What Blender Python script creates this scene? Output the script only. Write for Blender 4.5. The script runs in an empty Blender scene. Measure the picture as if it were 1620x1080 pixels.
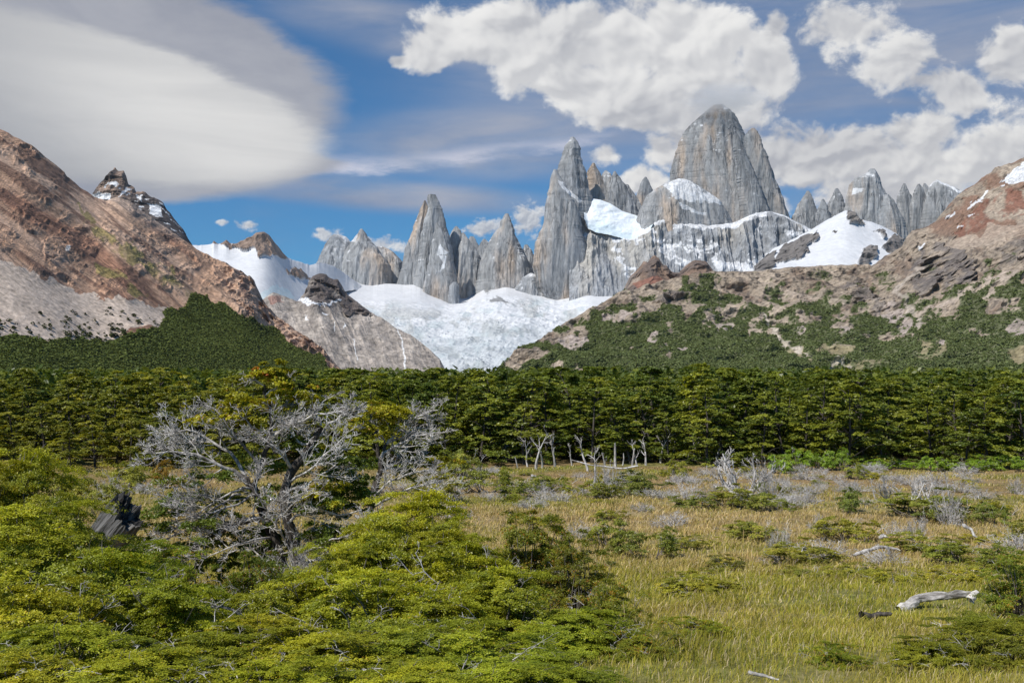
import bpy, math, random
import numpy as np
R = math.radians
sc = bpy.context.scene
COL = sc.collection
# ------------------------------------------------------------------ camera
F = 1575.0                      # focal length in pixels of a 1620 px wide frame (35 mm lens)
PITCH = math.atan(80 / F)
CAMZ = 7.3
cam_d = bpy.data.cameras.new('camera'); cam_d.lens = 35; cam_d.sensor_width = 36
cam_d.clip_start = 0.1; cam_d.clip_end = 90000
cam = bpy.data.objects.new('camera', cam_d); COL.objects.link(cam)
cam.location = (0, 0, CAMZ); cam.rotation_euler = (R(90) + PITCH, 0, 0)
sc.camera = cam
# ------------------------------------------------------------------ exposure
sc.view_settings.view_transform = 'Standard'; sc.view_settings.look = 'None'
sc.view_settings.exposure = 0.2; sc.view_settings.gamma = 1.0; sc.view_settings.use_curve_mapping = False
sc.cycles.max_bounces = 5; sc.cycles.diffuse_bounces = 3; sc.cycles.transmission_bounces = 4
sc.cycles.volume_bounces = 1
sc.cycles.sample_clamp_indirect = 6
# ------------------------------------------------------------------ sun and sky
SUN = np.array([-0.47, -0.42, 0.80]); SUN = SUN / np.linalg.norm(SUN)
SUN_EL = math.asin(SUN[2])
sun_d = bpy.data.lights.new('sun', 'SUN'); sun_d.energy = 4.2; sun_d.angle = R(0.5); sun_d.color = (1.0, 0.95, 0.87)
sun = bpy.data.objects.new('sun', sun_d); COL.objects.link(sun)
sun.rotation_euler = (math.acos(SUN[2]), 0, math.atan2(SUN[1], SUN[0]) + R(90))
world = bpy.data.worlds.new('World'); sc.world = world; world.use_nodes = True


class NB:
    """small node builder"""
    def __init__(s, tree):
        s.t = tree; tree.nodes.clear()
    def n(s, typ, **kw):
        nd = s.t.nodes.new(typ)
        for k, v in kw.items(): setattr(nd, k, v)
        return nd
    def put(s, sock, v):
        if isinstance(v, bpy.types.NodeSocket): s.t.links.new(v, sock)
        elif v is not None:
            if hasattr(sock.default_value, '__len__') and len(sock.default_value) == 4 and len(v) == 3: v = (*v, 1)
            sock.default_value = v
    def m(s, op, a, b=None, c=None, clamp=False):
        nd = s.n('ShaderNodeMath', operation=op, use_clamp=clamp)
        s.put(nd.inputs[0], a); s.put(nd.inputs[1], b); s.put(nd.inputs[2], c)
        return nd.outputs[0]
    def v(s, op, a, b=None, out=0):
        nd = s.n('ShaderNodeVectorMath', operation=op)
        s.put(nd.inputs[0], a)
        if b is not None: s.put(nd.inputs['Scale' if op == 'SCALE' else 1], b)
        return nd.outputs[out]
    def comb(s, x, y, z):
        nd = s.n('ShaderNodeCombineXYZ')
        for i, q in enumerate((x, y, z)): s.put(nd.inputs[i], q)
        return nd.outputs[0]
    def noise(s, vec, scale, detail=5, rough=.55, dist=0.0, out='Fac'):
        nd = s.n('ShaderNodeTexNoise'); s.put(nd.inputs['Vector'], vec)
        nd.inputs['Scale'].default_value = scale; nd.inputs['Detail'].default_value = detail
        nd.inputs['Roughness'].default_value = rough; nd.inputs['Distortion'].default_value = dist
        return nd.outputs[out]
    def ss(s, x, a, b, lo=0.0, hi=1.0):
        nd = s.n('ShaderNodeMapRange', interpolation_type='SMOOTHSTEP')
        s.put(nd.inputs['Value'], x)
        for k, q in zip(('From Min', 'From Max', 'To Min', 'To Max'), (a, b, lo, hi)): nd.inputs[k].default_value = q
        return nd.outputs[0]
    def mix(s, fac, a, b, typ='MIX'):
        nd = s.n('ShaderNodeMix', data_type='RGBA', blend_type=typ)
        s.put(nd.inputs[0], fac); s.put(nd.inputs[6], a); s.put(nd.inputs[7], b)
        return nd.outputs[2]


def lin(*c):
    return tuple(((x / 255) / 12.92 if x / 255 <= .04045 else ((x / 255 + .055) / 1.055) ** 2.4) for x in c)


def build_sky():
    b = NB(world.node_tree)
    sky = b.n('ShaderNodeTexSky', sky_type='NISHITA', sun_disc=False)
    sky.sun_elevation = SUN_EL; sky.sun_rotation = math.atan2(SUN[0], SUN[1])
    sky.altitude = 700; sky.air_density = 1.0; sky.dust_density = 0.3; sky.ozone_density = 3.0
    d = b.v('NORMALIZE', b.n('ShaderNodeTexCoord').outputs['Generated'])
    sep = b.n('ShaderNodeSeparateXYZ'); b.put(sep.inputs[0], d)
    az = b.m('ARCTAN2', sep.outputs[0], sep.outputs[1])
    el = b.m('ARCSINE', sep.outputs[2])
    P2 = b.comb(az, el, 0.0)

    def ae(px, py):
        x = (px - 810) / F; z = (620 - py) / F
        return math.atan(x), math.atan(z / math.sqrt(1 + x * x))

    def ell(px, py, rx, ry, rot=0, vec=None):
        """1 at the centre, 0 on the rim, negative outside"""
        a, e = ae(px, py)
        nd = b.n('ShaderNodeMapping', vector_type='TEXTURE')
        b.put(nd.inputs[0], vec if vec is not None else P2)
        nd.inputs['Location'].default_value = (a, e, 0); nd.inputs['Rotation'].default_value = (0, 0, R(rot))
        nd.inputs['Scale'].default_value = (rx / F, ry / F, 1)
        return b.m('SUBTRACT', 1.0, b.v('LENGTH', nd.outputs[0], out=1))

    def union(lst, vec=None):
        r = None
        for q in lst:
            s_ = ell(*q, vec=vec)
            if r is None: r = s_
            else: r = b.m('SMOOTH_MAX', r, s_, 0.25)
        return r
    # clear blue, deepened as through a polarising filter
    col = b.mix(1.0, sky.outputs[0], (0.30, 0.69, 0.93), 'MULTIPLY')
    gain = 1.0 / SKY
    def C(*c): return tuple(x * gain for x in lin(*c))
    # thin high veil, streaked
    st = b.noise(b.v('MULTIPLY', d, (3.0, 3.0, 15.0)), 1.6, 6, .6, .6)
    veil = union([(1250, 60, 560, 190, 0), (830, 215, 330, 60, 4), (1620, 230, 380, 150, 0), (560, 300, 300, 28, -3), (640, 40, 240, 45, -8)])
    va = b.m('MULTIPLY', b.ss(veil, -0.35, 0.55), b.ss(st, .25, .72, .35, .95))
    gen = b.ss(b.noise(b.v('MULTIPLY', d, (2, 2, 9)), 1.3, 5, .6), .48, .8, 0, .5)
    va = b.m('MAXIMUM', va, gen)
    vn = b.noise(b.v('MULTIPLY', d, (2.2, 2.2, 7)), 2.2, 6, .55)
    col = b.mix(va, col, b.mix(b.ss(vn, .35, .7), C(122, 136, 162), C(160, 163, 175)))
    # long streak
    w1 = b.noise(b.v('MULTIPLY', d, (10, 10, 40)), 1.5, 7, .65)
    wob = b.comb(az, b.m('ADD', el, b.m('MULTIPLY', b.m('SUBTRACT', w1, .5), 0.022)), 0.0)
    stre = union([(560, 257, 170, 11, 2), (760, 240, 150, 13, 7), (880, 228, 90, 10, 10), (420, 262, 90, 8, 0)], wob)
    col = b.mix(b.m('MULTIPLY', b.ss(stre, -.5, .8), b.ss(w1, .3, .75, .2, .9)), col, C(200, 200, 212))
    # the big lens-shaped cloud: grey outer layer, bright smooth inner layer
    w2 = b.noise(b.v('MULTIPLY', d, (3, 3, 9)), 1.8, 7, .62, .4)
    w3 = b.noise(b.v('MULTIPLY', d, (8, 8, 30)), 2.2, 7, .66, .3)
    dv = b.m('ADD', b.m('MULTIPLY', b.m('SUBTRACT', w2, .5), .035), b.m('MULTIPLY', b.m('SUBTRACT', w3, .5), .03))
    wl = b.comb(b.m('ADD', az, dv), b.m('ADD', el, b.m('MULTIPLY', dv, .5)), 0.0)
    outer = union([(130, 95, 385, 140, -5), (-150, 220, 520, 75, 0), (200, 250, 320, 32, 2)], wl)
    col = b.mix(b.ss(outer, -.04, .13, 0, .95), col, b.mix(b.ss(w2, .3, .7), C(142, 145, 156), C(162, 163, 170)))
    inner = union([(122, 148, 380, 106, -8), (-60, 130, 420, 120, -6)], wl)
    shade = b.ss(ell(330, 190, 300, 120, -16, wl), -.6, .8)
    w4 = b.noise(b.v('MULTIPLY', d, (2, 2, 16)), 2.0, 6, .6, .5)
    icol = b.mix(b.m('MULTIPLY', shade, b.ss(w4, .2, .75, .65, 1.0)), C(156, 158, 163), C(213, 212, 210))
    col = b.mix(b.ss(inner, -.02, .17, 0, .96), col, icol)
    # heaped clouds
    def heap(col, lst, seed, freq, k, soft, amt=1.0, dark=(158, 160, 168), bright=(221, 220, 218)):
        off = (seed * 3.1, seed * 1.7, seed * .9)
        base = b.v('ADD', b.v('MULTIPLY', d, (1.0, 1.0, 1.25)), off)
        n0 = b.noise(base, freq, 9, .63, .2)
        ld = SUN * np.array([1, 0.2, 1]) * 0.012
        n0s = b.noise(base, freq, 3, .5, .25); n1 = b.noise(b.v('ADD', base, tuple(ld * 17 / freq)), freq, 3, .5, .25)
        n2 = b.noise(base, freq * .35, 3, .5)
        mask = union(lst)
        dens = b.m('ADD', mask, b.m('MULTIPLY', b.m('SUBTRACT', n0, .5), k))
        a = b.m('MULTIPLY', b.ss(dens, 0.0, soft), amt)
        rel = b.ss(b.m('SUBTRACT', n0s, n1), -.11, .12)
        thick = b.ss(dens, .1, 1.1)
        lit = b.m('ADD', b.m('MULTIPLY', rel, .55), b.m('ADD', b.m('MULTIPLY', b.ss(n2, .3, .7), .45), b.m('MULTIPLY', thick, -.22)), clamp=True)
        lit = b.m('ADD', lit, .12, clamp=True)
        return b.mix(a, col, b.mix(lit, C(*dark), C(*bright)))
    # background heaps, soft
    col = heap(col, [(1310, 245, 130, 55, 0), (1450, 265, 190, 60, 0), (1590, 250, 130, 70, 0), (1470, 205, 70, 32, 0), (1230, 250, 80, 60, 0), (1100, 230, 70, 60, 0),
                     (1230, 320, 26, 20, 0), (1400, 300, 100, 30, 0), (1020, 282, 46, 26, 0), (960, 242, 34, 24, 0), (1050, 235, 40, 30, 0)], 1, 24, 2.5, .5)
    col = heap(col, [(838, 346, 34, 32, 0), (765, 357, 44, 15, 10), (610, 386, 54, 16, 0), (390, 355, 22, 9, 0), (345, 350, 14, 6, 0), (515, 370, 30, 12, 0)], 5, 75, 2.6, .7, .85)
    # the large heap over the summit and the right hand ones
    col = heap(col, [(800, 40, 190, 62, 0), (690, 62, 75, 46, 15), (630, 90, 28, 14, 0), (960, 60, 210, 75, 0), (1090, 70, 120, 75, 0), (930, 130, 165, 55, -6), (1100, 130, 120, 70, 0),
                     (1150, 165, 95, 46, 0), (1215, 95, 50, 60, 0), (1000, 170, 150, 40, -4)], 2, 17, 2.2, .36, 1.0, (162, 164, 171), (228, 227, 225))
    col = heap(col, [(1360, 40, 100, 42, -10), (1420, 88, 62, 46, 0), (1520, 138, 70, 34, -12), (1605, 85, 44, 62, 0), (1235, 35, 24, 26, 0), (1480, 120, 50, 20, 0),
                     (1850, 120, 200, 90, 0)], 3, 24, 2.6, .5, .97)
    # scattered heaps for the rest of the sky, never in the pictured part
    bgd = b.n('ShaderNodeBackground'); b.put(bgd.inputs[0], col); bgd.inputs[1].default_value = SKY
    out = b.n('ShaderNodeOutputWorld'); b.t.links.new(bgd.outputs[0], out.inputs[0])


SKY = 0.09
build_sky()

# ------------------------------------------------------------------ numbers: noise, projection, meshes
def _h(ix, iy, iz, seed):
    n = (ix.astype(np.uint32) * np.uint32(374761393) + iy.astype(np.uint32) * np.uint32(668265263)
         + iz.astype(np.uint32) * np.uint32(2147483647) + np.uint32((seed * 1274126177) & 0xffffffff))
    n = (n ^ (n >> np.uint32(13))) * np.uint32(1274126177)
    n = (n ^ (n >> np.uint32(16))) * np.uint32(2246822519)
    n = n ^ (n >> np.uint32(15))
    return (n & np.uint32(0xffff)).astype(np.float32) / 32767.5 - 1


def vnoise(x, y, z, seed=0):
    x, y, z = np.broadcast_arrays(np.asarray(x, float), np.asarray(y, float), np.asarray(z, float))
    xf, yf, zf = np.floor(x), np.floor(y), np.floor(z)
    ix, iy, iz = xf.astype(np.int64), yf.astype(np.int64), zf.astype(np.int64)
    fx, fy, fz = x - xf, y - yf, z - zf
    fx = fx * fx * (3 - 2 * fx); fy = fy * fy * (3 - 2 * fy); fz = fz * fz * (3 - 2 * fz)
    r = 0
    for dx in (0, 1):
        wx = fx if dx else 1 - fx
        for dy in (0, 1):
            wy = fy if dy else 1 - fy
            for dz in (0, 1):
                wz = fz if dz else 1 - fz
                r = r + wx * wy * wz * _h(ix + dx, iy + dy, iz + dz, seed)
    return r


def fbm(x, y, z, oct=4, seed=0, gain=.5):
    s = 0; a = 1.0; t = 0; f = 1.0
    for i in range(oct):
        s = s + a * vnoise(x * f + 17.3 * i, y * f + 9.1 * i, z * f + 4.7 * i, seed + i); t += a; a *= gain; f *= 2.03
    return s / t * 1.6


def ridged(x, y, z, oct=4, seed=0, gain=.5):
    s = 0; a = 1.0; t = 0; f = 1.0
    for i in range(oct):
        s = s + a * (1 - 2 * np.abs(vnoise(x * f + 13.3 * i, y * f + 5.1 * i, z * f + 2.7 * i, seed + i))); t += a; a *= gain; f *= 2.07
    return s / t


CT, ST = math.cos(PITCH), math.sin(PITCH)
def P(px, py, Y):
    """world point at forward distance Y seen at a pixel of the photograph"""
    px, py, Y = np.broadcast_arrays(np.asarray(px, float), np.asarray(py, float), np.asarray(Y, float))
    a = (px - 810) / F; bb = (540 - py) / F
    dy = CT - bb * ST; dz = ST + bb * CT
    t = Y / dy
    return np.stack([a * t, Y, CAMZ + dz * t], -1)


def proj(p):
    p = np.asarray(p, float); x = p[..., 0]; y = p[..., 1]; z = p[..., 2] - CAMZ
    dep = y * CT + z * ST; up = -y * ST + z * CT
    return 810 + F * x / dep, 540 - F * up / dep


def inpoly(px, py, poly):
    r = np.zeros(np.shape(px), bool); n = len(poly)
    for i in range(n):
        x1, y1 = poly[i]; x2, y2 = poly[(i + 1) % n]
        if y1 == y2: continue
        c = ((y1 > py) != (y2 > py)) & (px < (x2 - x1) * (py - y1) / (y2 - y1) + x1)
        r ^= c
    return r


def interp(pts, x):
    pts = sorted(pts); return np.interp(x, [p[0] for p in pts], [p[1] for p in pts])


def sstep(a, b, x):
    t = np.clip((x - a) / (b - a), 0, 1); return t * t * (3 - 2 * t)


def blur(a, r, it=3):
    a = np.asarray(a, float); k = np.ones(2 * r + 1) / (2 * r + 1)
    for _ in range(it):
        for ax in (0, 1):
            w = [(0, 0), (0, 0)]; w[ax] = (r, r); p = np.pad(a, w, 'edge'); c = np.cumsum(np.insert(p, 0, 0, axis=ax), axis=ax)
            n = 2 * r + 1
            a = (c[n:] - c[:-n]) / n if ax == 0 else (c[:, n:] - c[:, :-n]) / n
    return a


def lerp(a, b, t):
    t = np.asarray(t)[..., None] if np.ndim(a) and np.shape(a)[-1:] == (3,) else t
    return a + (b - a) * t


def mixc(col, c, t):
    return col + (np.asarray(c, float) - col) * np.clip(t, 0, 1)[..., None]


def mk(name, V, Fs, mats, col=None, smooth=False, parent=None, link=True, midx=None):
    """one mesh object from numpy arrays; Fs is one (n,k) index array or a list of them"""
    V = np.ascontiguousarray(V, np.float32).reshape(-1, 3)
    if not isinstance(Fs, list): Fs = [Fs]
    Fs = [np.asarray(f, np.int32) for f in Fs if len(f)]
    me = bpy.data.meshes.new(name)
    me.vertices.add(len(V)); me.vertices.foreach_set('co', V.ravel())
    loops = np.concatenate([f.ravel() for f in Fs])
    cnt = np.concatenate([np.full(len(f), f.shape[1], np.int32) for f in Fs])
    me.loops.add(len(loops)); me.loops.foreach_set('vertex_index', loops)
    me.polygons.add(len(cnt))
    me.polygons.foreach_set('loop_start', np.concatenate([[0], np.cumsum(cnt)[:-1]]).astype(np.int32))
    me.update(calc_edges=True)
    me.polygons.foreach_set('use_smooth', np.full(len(cnt), smooth))
    if col is not None:
        a = me.color_attributes.new('Col', 'FLOAT_COLOR', 'POINT')
        c = np.ones((len(V), 4), np.float32); c[:, :3] = np.asarray(col, np.float32).reshape(-1, 3)
        a.data.foreach_set('color', c.ravel())
    for m in (mats if isinstance(mats, (list, tuple)) else [mats]): me.materials.append(m)
    if midx is not None: me.polygons.foreach_set('material_index', np.asarray(midx, np.int32))
    ob = bpy.data.objects.new(name, me)
    if link: COL.objects.link(ob)
    if parent is not None: ob.parent = parent
    return ob


def tag(o, label, cat, group=None, kind=None):
    o['label'] = label; o['category'] = cat
    if group: o['group'] = group
    if kind: o['kind'] = kind
    return o


def empty(name, loc, rz=0.0):
    o = bpy.data.objects.new(name, None); COL.objects.link(o)
    o.location = [float(q) for q in loc]; o.rotation_euler = (0, 0, rz); o.empty_display_size = .2
    return o


def grid_faces(ny, nx, wrap=False):
    i = np.arange(ny - 1)[:, None] * nx; j = np.arange(nx if wrap else nx - 1)[None]
    j2 = (j + 1) % nx
    return np.stack([i + j, i + j2, i + nx + j2, i + nx + j], -1).reshape(-1, 4)


def grid_normals(Pt):
    du = np.gradient(Pt, axis=1); dv = np.gradient(Pt, axis=0)
    n = np.cross(du, dv); return n / (np.linalg.norm(n, axis=-1, keepdims=True) + 1e-9)


# ------------------------------------------------------------------ materials
def terrain_mat(name, scale, bump, var=.5, stretch=(1, 1, 1), rough=.9, scale2=None, crack=0, fleck=0):
    m = bpy.data.materials.new(name); m.use_nodes = True; b = NB(m.node_tree)
    at = b.n('ShaderNodeAttribute', attribute_name='Col')
    pos = b.v('MULTIPLY', b.n('ShaderNodeNewGeometry').outputs['Position'], stretch)
    n1 = b.noise(pos, scale, 6, .65); n2 = b.noise(pos, (scale2 or scale * .17), 4, .6)
    f = b.m('ADD', b.ss(n1, .25, .75, 1 - var, 1 + var), b.ss(n2, .3, .7, -var * .3, var * .3))
    col = b.mix(1.0, at.outputs['Color'], b.comb(f, f, f), 'MULTIPLY')
    hgt = n1
    if crack:                                     # joints in the rock: thin dark lines, mostly upright
        raw = b.n('ShaderNodeNewGeometry').outputs['Position']
        lum = b.ss(b.v('DOT_PRODUCT', at.outputs['Color'], (.33, .33, .33), out=1), .42, .52, 1, 0)
        q1 = b.m('ABSOLUTE', b.m('SUBTRACT', b.noise(b.v('MULTIPLY', raw, (1, 1, .10)), .0085, 4, .55, .3), .5))
        q2 = b.m('ABSOLUTE', b.m('SUBTRACT', b.noise(b.v('MULTIPLY', raw, (1, 1, .22)), .022, 3, .55, .5), .5))
        ln = b.m('MULTIPLY', b.m('MAXIMUM', b.ss(q1, .0, .018, 1, 0), b.ss(q2, .0, .022, .6, 0)), b.ss(b.noise(raw, .004, 3, .5), .42, .6, .15, 1))
        col = b.mix(b.m('MULTIPLY', b.m('MULTIPLY', ln, lum), crack), col, (.075, .075, .08))
        fl = b.m('MULTIPLY', b.ss(b.noise(b.v('MULTIPLY', raw, (1, 1, 3.0)), .016, 4, .6), .655, .69), b.m('MULTIPLY', lum, b.ss(b.noise(raw, .0022, 3, .5), .5, .62)))
        col = b.mix(b.m('MULTIPLY', fl, fleck), col, (.63, .64, .66))
        hgt = b.m('SUBTRACT', n1, b.m('MULTIPLY', ln, 1.2))
    bs = b.n('ShaderNodeBsdfPrincipled'); b.put(bs.inputs['Base Color'], col)
    bs.inputs['Roughness'].default_value = rough; bs.inputs['Specular IOR Level'].default_value = .15
    bp = b.n('ShaderNodeBump'); bp.inputs['Strength'].default_value = .8; bp.inputs['Distance'].default_value = bump
    b.put(bp.inputs['Height'], hgt); b.t.links.new(bp.outputs[0], bs.inputs['Normal'])
    out = b.n('ShaderNodeOutputMaterial'); b.t.links.new(bs.outputs[0], out.inputs[0])
    return m


def leaf_mat(name, trans=.35, gloss=.03):
    m = bpy.data.materials.new(name); m.use_nodes = True; b = NB(m.node_tree)
    at = b.n('ShaderNodeAttribute', attribute_name='Col'); oi = b.n('ShaderNodeObjectInfo')
    col = b.mix(1.0, at.outputs['Color'], oi.outputs['Color'], 'MULTIPLY')
    pos = b.n('ShaderNodeNewGeometry').outputs['Position']
    n = b.noise(pos, .9, 3, .6); f = b.ss(n, .3, .7, .78, 1.22)
    col = b.mix(1.0, col, b.comb(f, f, f), 'MULTIPLY')
    df = b.n('ShaderNodeBsdfDiffuse'); b.put(df.inputs[0], col)
    tr = b.n('ShaderNodeBsdfTranslucent'); b.put(tr.inputs[0], b.mix(1.0, col, (1.15, 1.1, .55), 'MULTIPLY'))
    mx = b.n('ShaderNodeMixShader'); mx.inputs[0].default_value = trans
    b.t.links.new(df.outputs[0], mx.inputs[1]); b.t.links.new(tr.outputs[0], mx.inputs[2])
    gl = b.n('ShaderNodeBsdfGlossy'); gl.inputs['Roughness'].default_value = .45
    m2 = b.n('ShaderNodeMixShader'); m2.inputs[0].default_value = gloss
    b.t.links.new(mx.outputs[0], m2.inputs[1]); b.t.links.new(gl.outputs[0], m2.inputs[2])
    out = b.n('ShaderNodeOutputMaterial'); b.t.links.new(m2.outputs[0], out.inputs[0])
    return m


def bark_mat(name, c1, c2, scale=14, stretch=(1, 1, .25), bump=.02):
    m = bpy.data.materials.new(name); m.use_nodes = True; b = NB(m.node_tree)
    tc = b.v('MULTIPLY', b.n('ShaderNodeTexCoord').outputs['Object'], stretch)
    n1 = b.noise(tc, scale, 7, .68); n2 = b.noise(tc, scale * .12, 3, .5)
    col = b.mix(b.ss(b.m('ADD', b.m('MULTIPLY', n1, .7), b.m('MULTIPLY', n2, .3)), .36, .62), c1, c2)
    bs = b.n('ShaderNodeBsdfPrincipled'); b.put(bs.inputs['Base Color'], col); bs.inputs['Roughness'].default_value = .88
    bs.inputs['Specular IOR Level'].default_value = .2
    bp = b.n('ShaderNodeBump'); bp.inputs['Strength'].default_value = .9; bp.inputs['Distance'].default_value = bump
    b.put(bp.inputs['Height'], n1); b.t.links.new(bp.outputs[0], bs.inputs['Normal'])
    out = b.n('ShaderNodeOutputMaterial'); b.t.links.new(bs.outputs[0], out.inputs[0])
    return m


M_GRANITE = terrain_mat('granite', .035, 6.0, .26, (1, 1, .45), .85, None, .55, .9)
M_SNOW = terrain_mat('glacier ice', .03, 3.0, .10, (1, 1, 1.4), .6)
M_HILL = terrain_mat('hill soil and rock', .10, 1.6, .42)
M_ROCK = terrain_mat('dark rock', .05, 4.0, .45)
M_GROUND = terrain_mat('meadow soil', 3.0, .03, .5)
M_LEAF = leaf_mat('beech leaves', .38)
M_FARLEAF = leaf_mat('far beech leaves', .25, .0)
M_GRASS = leaf_mat('grass blades', .35, .0)
M_BARK = bark_mat('dark bark', (.022, .018, .015), (.12, .105, .092))
M_TWIG = bark_mat('twig bark', (.10, .085, .075), (.26, .23, .205), 6)
M_DEAD = bark_mat('bleached dead wood', (.15, .135, .125), (.68, .65, .62), 5)
M_LOG = bark_mat('cracked bleached log', (.16, .145, .13), (.66, .63, .60), 16, (.22, 1, 1), .03)
M_GREYWOOD = bark_mat('weathered grey wood', (.012, .011, .010), (.17, .165, .16), 7, (1, 1, .18))
# ------------------------------------------------------------------ mountains, glacier and hills
SNOWC = np.array([.63, .64, .66])


def hill_sheet(name, ridge, basepy, y0, y1, nx, ny, powr=1.0, back=.35, nback=14, relief=None, x0=None, x1=None, jag=0, jagscale=9.0, seed=0):
    """a real slope: its near foot at distance y0, its crest at y1, and the far side falling away behind"""
    xs = np.array([p[0] for p in ridge], float)
    x0 = xs.min() if x0 is None else x0; x1 = xs.max() if x1 is None else x1
    u = np.linspace(x0, x1, nx); rp = interp(ridge, u)
    jg = 0 * u
    if jag: jg = -jag * (ridged(u / jagscale, 0 * u + seed, 0 * u, 4, seed) - .15) * sstep(0, 30, u - x0 + 8) * sstep(0, 30, x1 - u + 8)
    def soft(a, w):
        w = max(3, int(w / (x1 - x0) * nx) | 1); k = np.hanning(w + 2)[1:-1]; k /= k.sum()
        return np.convolve(np.pad(a, w // 2, 'reflect', reflect_type='odd'), k, 'valid')
    rs = soft(rp, min(70, (x1 - x0) / 5)); jg = jg + rp - rs; rp = rs
    f = lambda q: (interp(q, u) if isinstance(q, list) else np.full(nx, float(q)))
    bp, Y0, Y1 = f(basepy), soft(f(y0), (x1 - x0) / 4), soft(f(y1), (x1 - x0) / 4)
    bp = np.maximum(bp, rp + 1.0)
    v = np.linspace(0, 1, ny)[:, None]
    py = bp + (rp - bp) * v + jg * np.clip(1 - (1 - v) * (bp - rp) / 26.0, 0, 1) ** 1.5
    px = np.broadcast_to(u, py.shape)
    Y = Y0 + (Y1 - Y0) * v ** powr
    Pt = P(px, py, Y)
    # far side
    top = Pt[-1]; dep = (Y1 - Y0).mean() * back + 50
    k = np.linspace(0, 1, nback + 1)[1:, None, None]
    H = top[:, 2:3] - 0
    bk = top[None] + np.concatenate([0 * k * H, dep * (k + 0 * H), -H * (k ** 1.15)], -1) * np.array([1, 1, 1.0])
    Pt = np.concatenate([Pt, bk], 0)
    px2, py2 = np.concatenate([px, np.repeat(px[-1:], nback, 0)]), np.concatenate([py, np.repeat(py[-1:], nback, 0)])
    V = np.concatenate([np.repeat(v, nx, 1), np.ones((nback, nx))])
    return dict(P=Pt, px=px2, py=py2, v=V, ny=ny + nback, nx=nx, nf=ny)


def finish(name, g, col, mat, label, cat, smooth=False):
    o = mk(name, g['P'], grid_faces(g['ny'], g['nx']), mat, col, smooth)
    return tag(o, label, cat, None, 'structure')


def warp(px, py, amp, s, seed):
    return px + amp * fbm(px / s, py / s, 0 * px, 4, seed), py + amp * fbm(px / s, py / s, 0 * px + 9, 4, seed + 50)


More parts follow.
